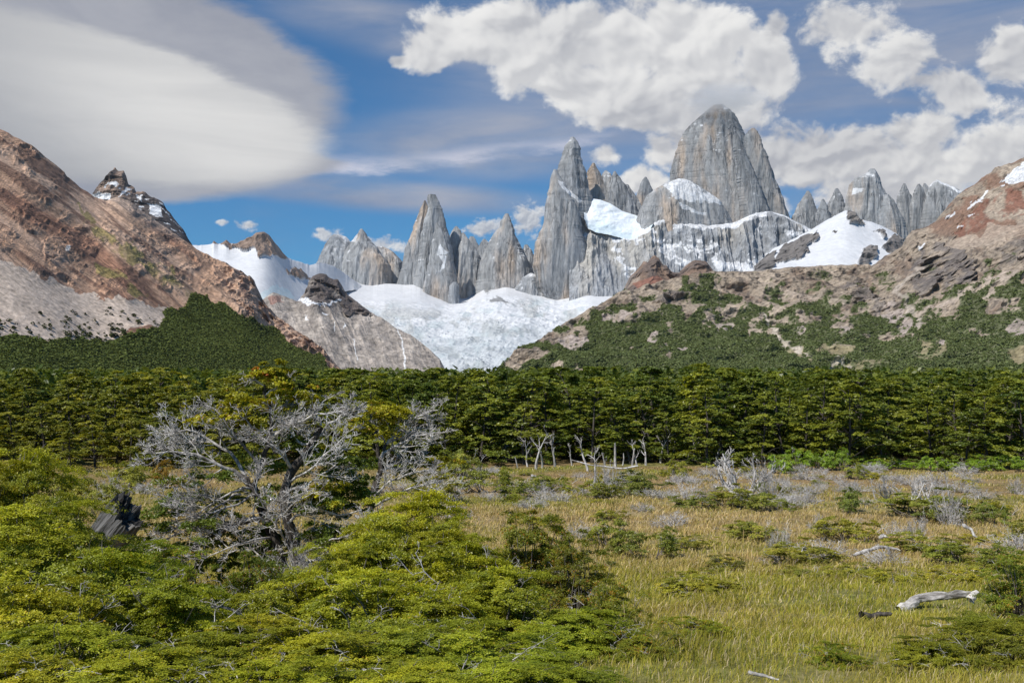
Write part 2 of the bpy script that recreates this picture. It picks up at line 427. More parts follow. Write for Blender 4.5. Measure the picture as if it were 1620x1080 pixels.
# ---- granite towers: lofted closed bodies with ribbed, faceted rock
def tower(rows, Y, depth=.7, n=None, m=150, seed=0, rib=.16, warm=.35, top_dark=0., tilt=0., snow=.35, zcap=None, flat=1.0):
    """rows: (py, left px, right px) from top to base"""
    rows = sorted(rows); ys = np.array([r[0] for r in rows], float)
    n = n or int((ys[-1] - ys[0]) * .95) + 12
    py = ys[0] + (ys[-1] - ys[0]) * np.linspace(0, 1, n) ** 1.0
    xl = np.interp(py, ys, [r[1] for r in rows]); xr = np.interp(py, ys, [r[2] for r in rows])
    jl = 1.3 * fbm(py / 13, 0 * py, 0 * py + seed, 3, seed) ; jr = 1.3 * fbm(py / 13, 0 * py, 0 * py + seed + 7, 3, seed)
    jl = jl + .7 * ridged(py / 4.5, 0 * py, 0 * py + seed * 3, 2, seed + 70); jr = jr + .7 * ridged(py / 4.5, 0 * py, 0 * py + seed * 5, 2, seed + 80); hwp = (xr - xl) / 2; jam = np.clip(hwp / 6, 0, 1)
    xl = xl + jl * jam; xr = xr + jr * jam
    c = (xl + xr) / 2; hw = np.maximum((xr - xl) / 2, .25)
    kk = np.hanning(23); kk /= kk.sum()
    hws = np.convolve(np.pad(hwp, 11, 'reflect', reflect_type='odd'), kk, 'valid'); hws = np.minimum(np.maximum(hws, .2), hwp * 1.6 + 1)
    cs = np.convolve(np.pad(c, 5, 'reflect', reflect_type='odd'), np.hanning(13)[1:-1] / np.hanning(13).sum(), 'valid')
    th = np.linspace(0, 2 * np.pi, m, endpoint=False) - np.pi / 2 + .013
    # faceted, buttressed cross-section that slowly changes with height
    ct, st = np.cos(th)[None], np.sin(th)[None]
    mpp = Y / F                                   # metres per pixel
    A = hw[:, None] * mpp
    D = np.maximum(hws[:, None] * mpp * depth, 0)
    pw = .85 + .7 * ((seed * 37) % 10) / 9.0; o_ = (((seed * 53) % 11) / 10.0 - .5) * .75   # some towers blunt, some with a prow off the middle
    ex = np.sign(ct) * np.abs(ct) ** min(pw, 1.15); ex = ex + o_ * (1 - ex ** 2) * .8; ey = np.sign(st) * np.abs(st) ** pw
    C3 = P(c, py, np.full(n, float(Y)) + tilt * (py - ys[-1]) * mpp)
    fr_ = np.random.default_rng(seed * 7 + 1); hh = np.linspace(0, 1, n)[:, None]; thg = th[None]
    mult = np.full((n, m), 9.0)
    for i_ in range(11):                          # flat rock faces meeting in edges
        t0 = 2 * np.pi * (i_ + .8 * fr_.random()) / 11; dr = (fr_.random() - .5) * 1.3; dd = .72 + .34 * fr_.random(); ds = (fr_.random() - .5) * .3
        cs_ = np.cos(thg - t0 - dr * hh); mult = np.minimum(mult, np.where(cs_ > .2, (dd + ds * hh) / np.maximum(cs_, .2), 9.0))
    ey = ey * np.minimum(mult, 1.35)
    X = C3[:, None, 0] + A * ex; YY = C3[:, None, 1] + D * ey * flat; Z = np.repeat(C3[:, None, 2], m, 1)
    # relief: deep vertical ribs and cracks, strongest on the faces, none on the outline
    k = 1 / (mpp * 22)
    U = X + .16 * Z * (1 if seed % 2 else -1) * .35      # cracks lean a little
    r1 = ridged(U * k * .55, YY * k * .35, Z * k * .05 + seed, 4, seed + 3)
    r2 = ridged(U * k * 2.6, YY * k * 1.6, Z * k * .22, 3, seed + 9)
    r3 = fbm(X * k * 5, YY * k * 4, Z * k * 1.2, 3, seed + 13)
    face = np.abs(st) ** .8
    lim = np.minimum(A, 26 * mpp)
    off = rib * lim * (1.35 * r1 - .5 * r2 + .2 * r3)
    YY = YY + np.sign(st) * off * face - 0
    X = X + .25 * off * ct * np.clip(np.abs(st) * 1.5, .12, 1)
    Z = Z + .03 * lim * fbm(X * k * 2, YY * k * 2, Z * k * 1.5, 3, seed + 21)
    Pt = np.stack([X, YY, Z], -1)
    Nn = grid_normals(Pt); Nn = Nn * np.sign((Nn[..., 1] * st + Nn[..., 0] * ct))[..., None]
    # rock colour: pale grey with warm stained sheets and dark cracks
    w = fbm(X * k * .35, YY * k * .2, Z * k * .12, 4, seed + 31)
    w2 = fbm(X * k * 1.8, YY * k * 1.5, Z * k * .18, 4, seed + 33)
    col = np.zeros(Pt.shape) + np.array([.325, .33, .335])
    col = mixc(col, [.42, .32, .235], sstep(.0, .7, w + .55 * w2 + warm - .47) * .8)
    col = mixc(col, [.23, .245, .265], sstep(.05, .6, -w + .5 * w2) * .6)
    col = col * (1 + .28 * w2 + .16 * r3)[..., None]
    crack = sstep(.35, .85, -r1 * .5 + r2 * .7)
    col = mixc(col, [.07, .07, .078], crack * .75) * .95
    if top_dark: col = mixc(col, [.14, .125, .115], top_dark * sstep(.55, 0, (py - ys[0]) / (ys[-1] - ys[0]))[:, None] * sstep(-.4, .5, w2))
    sn = sstep(.42, .62, Nn[..., 2] + .35 * fbm(X * k * 3, YY * k * 3, Z * k * 3, 3, seed + 41) - .25 + snow * .3) * sstep(-.35, .25, fbm(X * k, YY * k, Z * k, 3, seed + 43) - .32 + snow * .6)
    col = mixc(col, SNOWC, sn)
    px, pyy = proj(Pt)
    return dict(P=Pt, col=np.clip(col, .02, .9), px=px, py=pyy, n=n, m=m, N=Nn, k=k)


def snow_poly(t, poly, amp=3.0, seed=0, strength=1.0):
    front = np.ones(t['px'].shape, bool)
    wx, wy = warp(t['px'], t['py'], amp, 9.0, seed)
    t['col'] = mixc(t['col'], SNOWC, (inpoly(wx, wy, poly) & front) * strength)


def massif(name, towers, label, cat='mountain'):
    Vs, Fs, Cs, o = [], [], [], 0
    for t in towers:
        n, m = t['n'], t['m']
        Vs.append(t['P'].reshape(-1, 3)); Cs.append(t['col'].reshape(-1, 3))
        Fs.append(grid_faces(n, m, True) + o)
        Vs.append(t['P'][0].mean(0)[None]); Cs.append(t['col'][0].mean(0)[None])
        cap = o + n * m
        o += n * m + 1
        a = cap - n * m + np.arange(m)
        Fs.append(np.stack([np.full(m, cap), a, np.roll(a, -1), np.roll(a, -1)], -1)[:, :3].repeat(1, 0) if False else np.stack([np.full(m, cap), np.roll(a, -1), a], -1))
    quads = np.concatenate([f for f in Fs if f.shape[1] == 4]); tris = np.concatenate([f for f in Fs if f.shape[1] == 3])
    ob = mk(name, np.concatenate(Vs), [quads, tris], M_GRANITE, np.concatenate(Cs))
    return tag(ob, label, cat, 'granite peaks on the skyline', 'structure')


def build_granite():
    BASE = 490
    # grey peak at the left end
    a = tower([(371, 527, 534), (374, 522, 547), (384, 517, 556), (396, 511, 566), (410, 505, 580), (430, 498, 596), (455, 494, 602), (BASE, 486, 612)], 8700, .8, seed=11, rib=.2, warm=.1)
    b = tower([(362, 570, 573), (371, 563, 579), (383, 554, 588), (396, 546, 600), (420, 534, 618), (455, 530, 622), (BASE, 520, 640)], 8600, .8, seed=12, rib=.2, warm=.2)
    c = tower([(390, 594, 606), (396, 588, 618), (406, 582, 629), (416, 578, 638), (430, 570, 642), (460, 560, 655), (BASE, 550, 660)], 8850, .7, seed=13, rib=.2, warm=.1)
    d = tower([(400, 508, 511), (412, 503, 520), (440, 496, 530), (BASE, 480, 540)], 8950, .7, seed=14, rib=.2, warm=-.2)
    for t in (a, b): snow_poly(t, [(540, 372), (566, 374), (560, 384), (545, 382)], 3, 5)
    massif('mountain', [a, b, c, d], 'low grey jagged peak with two blunt tips, first of the granite peaks above the glacier')
    # three-edged spire
    a = tower([(308, 678, 690), (316, 675, 693), (330, 676, 699), (345, 672, 703), (360, 668, 708), (400, 662, 716), (440, 655, 724), (BASE, 645, 735)], 8500, .8, seed=21, rib=.17, warm=.25, snow=.5)
    b = tower([(317, 671, 673), (328, 664, 680), (350, 657, 690), (380, 646, 698), (410, 640, 702), (440, 633, 705), (BASE, 628, 706)], 8620, .8, seed=22, rib=.17, warm=.62)
    c = tower([(352, 690, 692), (375, 684, 705), (400, 680, 712), (430, 674, 718), (460, 669, 724), (478, 672, 726), (BASE + 10, 665, 735)], 8260, .7, seed=23, rib=.14, warm=.3, snow=.25)
    d = tower([(383, 645, 648), (395, 640, 655), (420, 636, 664), (450, 628, 668), (BASE, 620, 675)], 8560, .7, seed=24, rib=.2, warm=.15)
    e = tower([(446, 716, 722), (452, 710, 726), (484, 707, 727), (BASE + 10, 704, 730)], 8130, .8, seed=25, rib=.14, warm=.45, snow=.1)
    snow_poly(c, [(697, 385), (710, 401), (690, 403)], 2, 3); snow_poly(c, [(693, 405), (706, 405), (702, 424), (694, 432), (700, 415)], 2, 4)
    massif('mountain', [a, b, c, d, e], 'tall three-edged granite spire with a blunt top standing alone left of the saw-toothed ridge')
    # saw-toothed ridge with one pointed summit
    ts = [tower([(358, 720, 724), (365, 714, 730), (385, 708, 736), (430, 700, 745), (BASE, 690, 760)], 8700, .7, seed=31, rib=.18, warm=.15),
          tower([(368, 731, 734), (380, 728, 742), (400, 722, 756), (440, 712, 770), (BASE, 700, 780)], 8600, .7, seed=32, rib=.18, warm=.1),
          tower([(374, 744, 749), (384, 740, 755), (410, 732, 772), (450, 720, 785), (BASE, 710, 795)], 8760, .7, seed=33, rib=.2, warm=.1),
          tower([(338, 798, 804), (346, 794, 808), (358, 790, 813), (372, 780, 816), (390, 770, 824), (420, 758, 840), (455, 750, 850), (BASE, 740, 860)], 8500, .7, seed=34, rib=.18, warm=.42),
          tower([(378, 764, 768), (388, 758, 778), (420, 748, 795), (460, 740, 806), (BASE, 735, 810)], 8640, .7, seed=35, rib=.2, warm=.1),
          tower([(387, 830, 835), (395, 826, 842), (420, 818, 852), (450, 806, 862), (BASE, 800, 870)], 8560, .7, seed=36, rib=.2, warm=.1),
          tower([(432, 838, 842), (440, 825, 858), (460, 812, 872), (BASE + 4, 800, 885)], 8330, .7, seed=37, rib=.22, warm=0.)]
    massif('mountain', ts, 'saw-toothed granite ridge with one pointed orange-tipped summit, left of the slender tall tower')
    # slender tower
    a = tower([(217, 902, 908), (224, 898, 913), (232, 893, 917), (250, 887, 921), (270, 881, 926), (290, 877, 931), (310, 873, 936), (340, 868, 942), (380, 862, 948), (440, 856, 952), (BASE, 850, 960)], 8560, .7, seed=41, rib=.15, warm=.55, snow=.28)
    b = tower([(268, 876, 880), (285, 871, 890), (305, 865, 903), (330, 861, 912), (355, 858, 920), (385, 846, 926), (420, 843, 930), (455, 850, 930), (478, 862, 922)], 8280, .75, seed=42, rib=.11, warm=.62, snow=.12)
    c = tower([(352, 912, 922), (365, 905, 930), (400, 900, 938), (440, 896, 944), (BASE, 890, 950)], 8420, .7, seed=43, rib=.17, warm=.0)
    snow_poly(b, [(883, 285), (920, 318), (916, 322), (884, 292)], 2, 3); snow_poly(a, [(884, 284), (921, 317), (918, 323), (884, 294)], 2, 3)
    massif('mountain', [a, b, c], 'slender tall granite tower with warm tan face, second highest of the skyline')
    # small teeth and needle
    ts = [tower([(258, 937, 941), (266, 931, 945), (278, 928, 952), (300, 927, 962), (330, 924, 975), (BASE - 60, 920, 985)], 8820, .6, seed=51, rib=.2, warm=.25, snow=.45),
          tower([(270, 957, 960), (275, 953, 965), (290, 946, 975), (320, 940, 985), (BASE - 60, 930, 1000)], 8850, .6, seed=52, rib=.2, warm=.2, snow=.45),
          tower([(271, 971, 974), (280, 966, 980), (295, 962, 992), (320, 955, 1004), (345, 948, 1012), (BASE - 60, 940, 1020)], 8780, .6, seed=53, rib=.2, warm=.2, snow=.45),
          tower([(292, 990, 994), (305, 985, 1004), (330, 980, 1020), (BASE - 60, 970, 1035)], 8860, .6, seed=54, rib=.2, warm=.2, snow=.45),
          tower([(280, 1020, 1023), (290, 1014, 1028), (305, 1007, 1032), (330, 1000, 1036), (BASE - 60, 995, 1045)], 8900, .6, seed=55, rib=.14, warm=.75, snow=.1)]
    massif('mountain', ts, 'row of small broken rock teeth ending in a needle, above the hanging ice field')
    # the great summit block and its right-hand fin
    a = tower([(166, 1130, 1144), (172, 1121, 1153), (183, 1108, 1162), (200, 1088, 1171), (212, 1080, 1177), (230, 1071, 1184), (250, 1066, 1190), (270, 1060, 1198), (300, 1056, 1212), (330, 1052, 1222), (350, 1050, 1230), (380, 1046, 1240), (420, 1040, 1245)], 8950, .62, m=260, seed=61, rib=.17, warm=.46, snow=.22, top_dark=.35)
    b = tower([(203, 1188, 1194), (208, 1183, 1198), (216, 1178, 1201), (240, 1176, 1210), (270, 1180, 1222), (300, 1188, 1233), (330, 1196, 1244), (345, 1200, 1250), (420, 1205, 1262)], 8800, .6, seed=62, rib=.17, warm=.52, snow=.25)
    c = tower([(214, 1160, 1168), (240, 1160, 1180), (280, 1165, 1196), (330, 1170, 1215), (380, 1172, 1225)], 8630, .5, seed=63, rib=.14, warm=.6, snow=.18)
    massif('mountain', [a, b, c], 'great blunt granite summit block with a leaning fin on its right, highest on the skyline')
    # shoulder with snow below the summit block
    a = tower([(283, 1070, 1082), (288, 1056, 1096), (296, 1040, 1110), (306, 1026, 1124), (318, 1018, 1140), (335, 1010, 1152), (352, 1006, 1160), (380, 996, 1170), (430, 980, 1185)], 8540, .5, m=230, seed=71, rib=.2, warm=.1, snow=.3)
    snow_poly(a, [(1048, 292), (1062, 284), (1082, 280), (1102, 292), (1112, 303), (1124, 302), (1147, 326), (1130, 319), (1108, 321), (1090, 318), (1075, 313), (1063, 312)], 4, 6)
    snow_poly(a, [(1070, 318), (1086, 322), (1100, 334), (1118, 336), (1114, 342), (1094, 338), (1078, 330)], 3, 7)
    massif('mountain', [a], 'rounded rock shoulder with a white snow cap directly under the great summit block')
    # far right towers
    ts = [tower([(302, 1276, 1280), (310, 1271, 1284), (325, 1262, 1290), (345, 1252, 1298), (400, 1238, 1310)], 9000, .6, seed=81, rib=.18, warm=.2),
          tower([(298, 1322, 1326), (306, 1318, 1331), (325, 1306, 1338), (350, 1296, 1344), (400, 1288, 1352)], 9050, .6, seed=82, rib=.18, warm=.2),
          tower([(315, 1300, 1303), (325, 1296, 1308), (350, 1286, 1316), (400, 1280, 1326)], 8960, .6, seed=83, rib=.18, warm=.2),
          tower([(267, 1376, 1383), (273, 1370, 1388), (282, 1352, 1392), (292, 1344, 1395), (310, 1338, 1404), (330, 1334, 1412), (360, 1330, 1424), (430, 1320, 1440)], 8900, .6, m=180, seed=84, rib=.2, warm=.3, snow=.3),
          tower([(308, 1400, 1406), (318, 1396, 1414), (345, 1390, 1430), (430, 1385, 1450)], 8760, .6, seed=85, rib=.18, warm=.3)]
    snow_poly(ts[3], [(1349, 298), (1366, 296), (1364, 304), (1348, 308)], 2, 4)
    massif('mountain', ts, 'pale stepped granite tower with small spikes at its foot, right of the great summit block')
    ts = [tower([(290, 1429, 1432), (297, 1425, 1436), (310, 1420, 1442), (340, 1414, 1450), (430, 1405, 1465)], 9100, .6, seed=91, rib=.2, warm=.1),
          tower([(291, 1452, 1455), (300, 1446, 1460), (330, 1436, 1470), (430, 1425, 1480)], 9080, .6, seed=92, rib=.2, warm=.1),
          tower([(290, 1461, 1464), (302, 1456, 1472), (330, 1448, 1480), (430, 1440, 1490)], 9140, .6, seed=93, rib=.2, warm=.05),
          tower([(285, 1480, 1485), (289, 1476, 1492), (297, 1470, 1508), (304, 1466, 1520), (320, 1462, 1536), (350, 1456, 1560), (430, 1450, 1600)], 9020, .6, m=180, seed=94, rib=.18, warm=.0)]
    snow_poly(ts[3], [(1480, 284), (1496, 288), (1520, 303), (1518, 306), (1496, 294)], 1.5, 4)
    massif('mountain', ts, 'comb of thin grey spikes with a sloping snowy top, last of the granite peaks on the right')

    # long lower wall carrying the hanging ice
    ridge = [(900, 395), (925, 366), (942, 366), (971, 371), (1000, 376), (1022, 366), (1035, 352), (1049, 344), (1081, 350), (1120, 357), (1159, 353), (1195, 337), (1220, 334), (1240, 340), (1262, 352), (1290, 366), (1320, 380), (1345, 400), (1380, 430)]
    g = hill_sheet('w', ridge, 482, 7950, 8380, 520, 150, 1.0, .6, 10, jag=1.2, jagscale=8, seed=3)
    X, Y, Z = g['P'][..., 0], g['P'][..., 1], g['P'][..., 2]
    fr = sstep(1.0, .93, g['v']) * sstep(0, .05, g['v'])
    r1 = ridged(X / 260, 0 * X, Z / 1100, 4, 7); r2 = ridged(X / 70, 0 * X, Z / 420, 3, 8); r3 = fbm(X / 40, Z / 60, 0 * X, 3, 9)
    g['P'][..., 1] -= fr * (130 * r1 + 45 * r2 + 16 * r3)
    px, py = g['px'], g['py']
    # the lower left half stands further out than the upper right one
    col = np.zeros(g['P'].shape) + np.array([.27, .28, .295])
    w = fbm(X / 200, 0 * X, Z / 700, 4, 21)
    col = mixc(col, [.36, .345, .32], sstep(-.1, .6, w)); col = col * (1 + .22 * r3 + .2 * r2)[..., None]
    col = mixc(col, [.12, .12, .13], sstep(.2, .7, -r2 * .6 - r1 * .4) * .6)
    wx, wy = warp(px, py, 5, 14, 31)
    crest = (wy < interp(ridge, px) + np.interp(px, [1015, 1040, 1080, 1120, 1170, 1200, 1225, 1260], [2, 9, 10, 9, 9, 5, 1, 3]))
    col = mixc(col, SNOWC, crest & (px > 1012))
    for pl in ([(1026, 372), (1034, 364), (1050, 388), (1075, 405), (1096, 418), (1085, 424), (1060, 412), (1040, 396)],
               [(1126, 412), (1150, 420), (1180, 418), (1210, 402), (1235, 388), (1246, 394), (1225, 412), (1200, 430), (1160, 434), (1130, 432)],
               [(1084, 390), (1110, 396), (1130, 388), (1134, 396), (1100, 402)], [(1235, 368), (1262, 366), (1258, 374), (1236, 376)], [(1060, 352), (1082, 361), (1078, 365), (1058, 358)],
               [(985, 420), (1003, 424), (1000, 440), (984, 434)]):
        col = mixc(col, SNOWC, inpoly(wx, wy, pl) & (fbm(X / 30, Z / 30, 0 * X, 3, 33) > -.38))
    N = grid_normals(g['P']); N = N * np.sign(-N[..., 1] + 1e-6)[..., None]
    col = mixc(col, SNOWC, sstep(.34, .6, N[..., 2] + .3 * fbm(X / 60, Z / 25, 0 * X, 3, 35)) * (fbm(X / 150, Z / 150, 0 * X, 3, 36) > .42) * (g['v'] < .99))
    finish('mountain_wall', g, np.clip(col, .02, .9), M_GRANITE, 'long ribbed rock wall with a snowy crest below the great summit block', 'rock wall')
    # hanging ice field
    ridge = [(924, 330), (936, 314), (950, 316), (966, 322), (985, 334), (1007, 341), (1020, 347), (1034, 352)]
    g = hill_sheet('h', ridge, [(924, 345), (930, 362), (942, 368), (960, 370), (980, 376), (1000, 383), (1015, 377), (1026, 366), (1034, 354)], 8310, 8560, 120, 70, 1.0, .3, 4)
    X, Y, Z = g['P'][..., 0], g['P'][..., 1], g['P'][..., 2]
    g['P'][..., 1] += sstep(1, .85, g['v']) * (14 * fbm(X / 90, Z / 60, 0 * X, 4, 3)) ; g['P'][..., 2] += sstep(1, .9, g['v']) * 7 * fbm(X / 60, Z / 30, 0 * X, 4, 4)
    col = np.zeros(g['P'].shape) + np.array([.74, .79, .84])
    col = mixc(col, [.60, .70, .76], sstep(.45, .1, g['v'] + .12 * fbm(X / 60, Z / 60, 0 * X, 3, 5)))
    finish('hanging_glacier', g, col, M_SNOW, 'bluish white hanging ice field between the slender tower and the great block', 'glacier', True)


def build_snow_and_hills():
    # ---- main glacier basin and ice fall
    xs = [380, 440, 500, 540, 570, 600, 640, 665, 690, 710, 740, 770, 800, 830, 850, 880, 905, 930, 960, 990, 1030]
    ys = [440, 434, 430, 436, 447, 450, 452, 452, 464, 474, 470, 456, 450, 456, 463, 468, 463, 450, 453, 456, 462]
    g = hill_sheet('g', list(zip(xs, ys)), 605, [(380, 4600), (700, 3900), (1030, 4600)], 8480, 460, 240, 1.25, .05, 3, jag=3.0, jagscale=34, seed=5)
    X, Y, Z = g['P'][..., 0], g['P'][..., 1], g['P'][..., 2]; px, py = g['px'], g['py']
    rough = sstep(462, 505, py + 10 * fbm(px / 60, py / 30, 0 * px, 3, 2)) * sstep(1, .9, g['v'])
    wv = .5 * fbm(X / 400, Y / 500, 0 * X, 3, 3); cre = ridged(X / 380 + wv, Y / 120 + 1.5 * wv, 0 * X, 4, 11); cr2 = ridged(X / 90 + wv, Y / 48 + wv, 0 * X, 3, 12)
    g['P'][..., 2] += rough * (30 * cre + 19 * cr2) + 14 * fbm(X / 300, Y / 300, 0 * X, 4, 13) * sstep(1, .8, g['v'])
    col = np.zeros(g['P'].shape) + SNOWC
    dirt = fbm(px / 30, py / 14, 0 * px, 4, 15)
    col = mixc(col, [.42, .455, .465], rough * sstep(.0, .6, -cre * .6 - cr2 * .5 + .28) * .9)
    col = mixc(col, [.33, .335, .32], rough * sstep(.0, .6, dirt + .35 * fbm(px / 5, py / 4, 0 * px, 3, 16)) * .65)
    col = mixc(col, [.42, .485, .505], rough * sstep(.2, .7, fbm(px / 14, py / 8, 0 * px, 4, 18)) * .6)
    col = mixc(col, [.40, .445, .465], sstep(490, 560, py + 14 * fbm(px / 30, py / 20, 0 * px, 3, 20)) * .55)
    rr = fbm(px / 9, py / 6, 0 * px, 4, 19)
    for pl in ([(770, 475), (790, 472), (808, 480), (800, 486), (780, 482)], [(706, 440), (722, 446), (730, 466), (712, 466)], [(765, 441), (780, 436), (778, 462), (770, 468)]):
        wx, wy = warp(px, py, 5, 10, 44); col = mixc(col, [.24, .24, .24], inpoly(wx, wy, pl) * sstep(-.3, .1, rr))
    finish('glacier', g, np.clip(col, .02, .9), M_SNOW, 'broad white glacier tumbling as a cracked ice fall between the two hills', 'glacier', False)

    # ---- snow field on the left with its small brown peak
    ridge = [(270, 400), (300, 388), (315, 388), (335, 386), (338, 381), (345, 386), (352, 384), (358, 379), (364, 385), (372, 386), (385, 381), (400, 373), (405, 368), (418, 367), (426, 372), (433, 381), (442, 392), (452, 405), (462, 411), (490, 419), (505, 415), (526, 420), (545, 432), (566, 448), (590, 466), (610, 480)]
    g = hill_sheet('s', ridge, [(270, 500), (440, 490), (520, 466), (560, 458), (590, 470), (610, 484)], [(270, 4700), (430, 5000), (560, 8000), (610, 8380)], [(270, 6300), (430, 6500), (560, 8250), (610, 8440)], 360, 150, 1.0, .3, 6, jag=1.0, jagscale=7, seed=8)
    X, Y, Z = g['P'][..., 0], g['P'][..., 1], g['P'][..., 2]; px, py = g['px'], g['py']
    wx, wy = warp(px, py, 6, 12, 61)
    col = np.zeros(g['P'].shape) + SNOWC
    peak = inpoly(wx, wy, [(366, 392), (372, 380), (400, 360), (430, 360), (450, 395), (462, 411), (448, 410), (430, 402), (415, 405), (405, 396), (390, 398)]) | inpoly(wx, wy, [(330, 378), (362, 370), (370, 392), (350, 391), (338, 388)])
    rock = peak | inpoly(wx, wy, [(455, 433), (470, 430), (490, 438), (480, 443), (468, 440)])
    rk = ridged(X / 130, Y / 130, Z / 130, 4, 62)
    g['P'][..., 2] += sstep(1, .96, g['v']) * np.where(rock, 26 * rk, 8 * fbm(X / 200, Y / 200, 0 * X, 3, 64)); g['P'][..., 1] -= np.where(rock & (g['v'] < 1), 40 * rk, 0)
    rc = np.zeros(g['P'].shape) + np.array([.27, .195, .15]); rc = rc * (1 + .35 * fbm(X / 60, Y / 60, Z / 60, 4, 66))[..., None]
    col = np.where(rock[..., None], rc, col)
    col = mixc(col, [.62, .74, .75], inpoly(wx, wy, [(410, 462), (440, 452), (470, 470), (420, 480)]) * .7)
    finish('snowfield', g, np.clip(col, .02, .9), M_SNOW, 'white snow field with a small brown rock peak behind the brown hillside', 'snow field')

    # ---- dark snow-flecked peak behind the left hill
    ridge = [(120, 345), (140, 325), (152, 300), (156, 291), (166, 283), (172, 276), (178, 270), (182, 265), (187, 271), (196, 271), (200, 280), (203, 291), (212, 297), (215, 304), (224, 303), (230, 304), (236, 309), (250, 316), (258, 320), (264, 331), (276, 346), (284, 356), (292, 366), (298, 378), (310, 396)]
    g = hill_sheet('d', ridge, 420, 4200, 4700, 220, 130, 1.0, .8, 8, jag=1.5, jagscale=6, seed=9)
    X, Y, Z = g['P'][..., 0], g['P'][..., 1], g['P'][..., 2]; px, py = g['px'], g['py']
    rk = ridged(X / 130, Y / 200, Z / 200, 5, 71); lay = fbm(X / 400, Y / 400, Z / 14, 3, 73)
    g['P'][..., 1] -= sstep(1, .95, g['v']) * (55 * rk + 12 * lay)
    col = np.zeros(g['P'].shape) + np.array([.085, .072, .068])
    col = mixc(col, [.25, .18, .14], sstep(.0, .5, fbm(X / 120, Y / 120, Z / 60, 4, 74) + (304 - py) / 50)); col *= (1 + .35 * lay)[..., None]
    wx, wy = warp(px, py, 4, 8, 75)
    for pl in ([(149, 312), (176, 305), (177, 315), (160, 322), (150, 318)], [(178, 292), (192, 290), (188, 297), (170, 298)], [(205, 300), (212, 300), (198, 314), (194, 312)], [(236, 322), (250, 322), (262, 345), (252, 348), (240, 336)], [(222, 313), (230, 318), (228, 323), (222, 320)]):
        col = mixc(col, SNOWC, inpoly(wx, wy, pl))
    col = mixc(col, SNOWC, (fbm(X / 26, Y / 26, Z / 16, 3, 77) > .62) & (py > 300))
    finish('mountain', g, np.clip(col, .02, .9), M_ROCK, 'dark snow-flecked peak behind the bare brown hillside', 'mountain')

    # ---- snow mountain on the right behind the green hill
    ridge = [(1150, 440), (1190, 424), (1208, 408), (1222, 394), (1235, 388), (1262, 374), (1285, 362), (1312, 346), (1330, 336), (1342, 332), (1352, 336), (1362, 347), (1385, 353), (1405, 362), (1425, 374), (1450, 392), (1480, 405), (1540, 410)]
    g = hill_sheet('r', ridge, 440, 5600, 6800, 330, 110, 1.0, .4, 6, jag=.8, jagscale=7, seed=10)
    X, Y, Z = g['P'][..., 0], g['P'][..., 1], g['P'][..., 2]; px, py = g['px'], g['py']
    wx, wy = warp(px, py, 5, 11, 81); col = np.zeros(g['P'].shape) + SNOWC
    rk = ridged(X / 120, Y / 120, Z / 120, 4, 82)
    rock = np.zeros(px.shape, bool)
    for pl in ([(1335, 325), (1358, 325), (1366, 350), (1372, 356), (1340, 356), (1342, 342)], [(1221, 414), (1240, 388), (1290, 368), (1298, 373), (1275, 388), (1278, 398), (1262, 408), (1236, 416)],
               [(1354, 414), (1364, 392), (1384, 388), (1388, 402), (1372, 418), (1358, 420)], [(1395, 392), (1412, 376), (1428, 376), (1430, 396), (1412, 400)], [(1440, 380), (1500, 390), (1500, 430), (1430, 430)], [(1315, 366), (1325, 364), (1320, 372)], [(1385, 365), (1402, 372), (1396, 375)],
               [(1190, 420), (1225, 392), (1222, 430), (1190, 440)]):
        rock |= inpoly(wx, wy, pl)
    g['P'][..., 1] -= np.where(rock & (g['v'] < 1), 60 * rk, 0); g['P'][..., 2] += sstep(1, .94, g['v']) * np.where(rock, 20 * rk, 9 * fbm(X / 180, Y / 250, 0 * X, 4, 83))
    rc = np.zeros(g['P'].shape) + np.array([.165, .15, .14]); rc *= (1 + .4 * fbm(X / 50, Y / 50, Z / 50, 4, 84))[..., None]
    col = np.where(rock[..., None], rc, col)
    finish('mountain', g, np.clip(col, .02, .9), M_SNOW, 'snow covered mountain with dark rock islands just behind the right green hill', 'mountain')

    # ---- small dark knoll in front of the granite
    ridge = [(970, 478), (982, 468), (990, 450), (998, 436), (1008, 427), (1014, 420), (1018, 413), (1024, 415), (1030, 408), (1036, 403), (1042, 408), (1048, 417), (1056, 421), (1062, 430), (1074, 431), (1084, 421), (1096, 413), (1108, 411), (1118, 415), (1128, 428), (1138, 440), (1150, 455)]
    g = hill_sheet('k', ridge, 490, 3900, 4300, 210, 90, 1.0, .7, 6, jag=1.6, jagscale=6, seed=12)
    X, Y, Z = g['P'][..., 0], g['P'][..., 1], g['P'][..., 2]; px, py = g['px'], g['py']
    rk = ridged(X / 90, Y / 120, Z / 120, 4, 91); g['P'][..., 1] -= sstep(1, .95, g['v']) * 45 * rk
    col = np.zeros(g['P'].shape) + np.array([.20, .14, .105]); col = mixc(col, [.30, .24, .195], sstep(-.1, .5, fbm(X / 90, Y / 90, Z / 60, 4, 92)))
    col = mixc(col, [.10, .085, .08], sstep(.1, .6, rk) * .7)
    col = mixc(col, [.25, .11, .075], inpoly(px, py, [(1000, 448), (1040, 436), (1055, 446), (1010, 462)]) * .7)
    finish('knoll', g, np.clip(col, .02, .9), M_ROCK, 'small dark brown rocky knoll in front of the granite wall', 'knoll')

    # ---- grey rock spur left of the ice fall
    ridge = [(395, 492), (420, 470), (432, 462), (450, 468), (470, 476), (484, 462), (488, 446), (495, 436), (505, 432), (516, 434), (524, 441), (535, 442), (541, 452), (548, 464), (560, 474), (575, 485), (586, 493), (596, 500), (604, 502), (625, 518), (650, 530), (668, 543), (682, 555), (696, 568), (703, 582), (716, 605)]
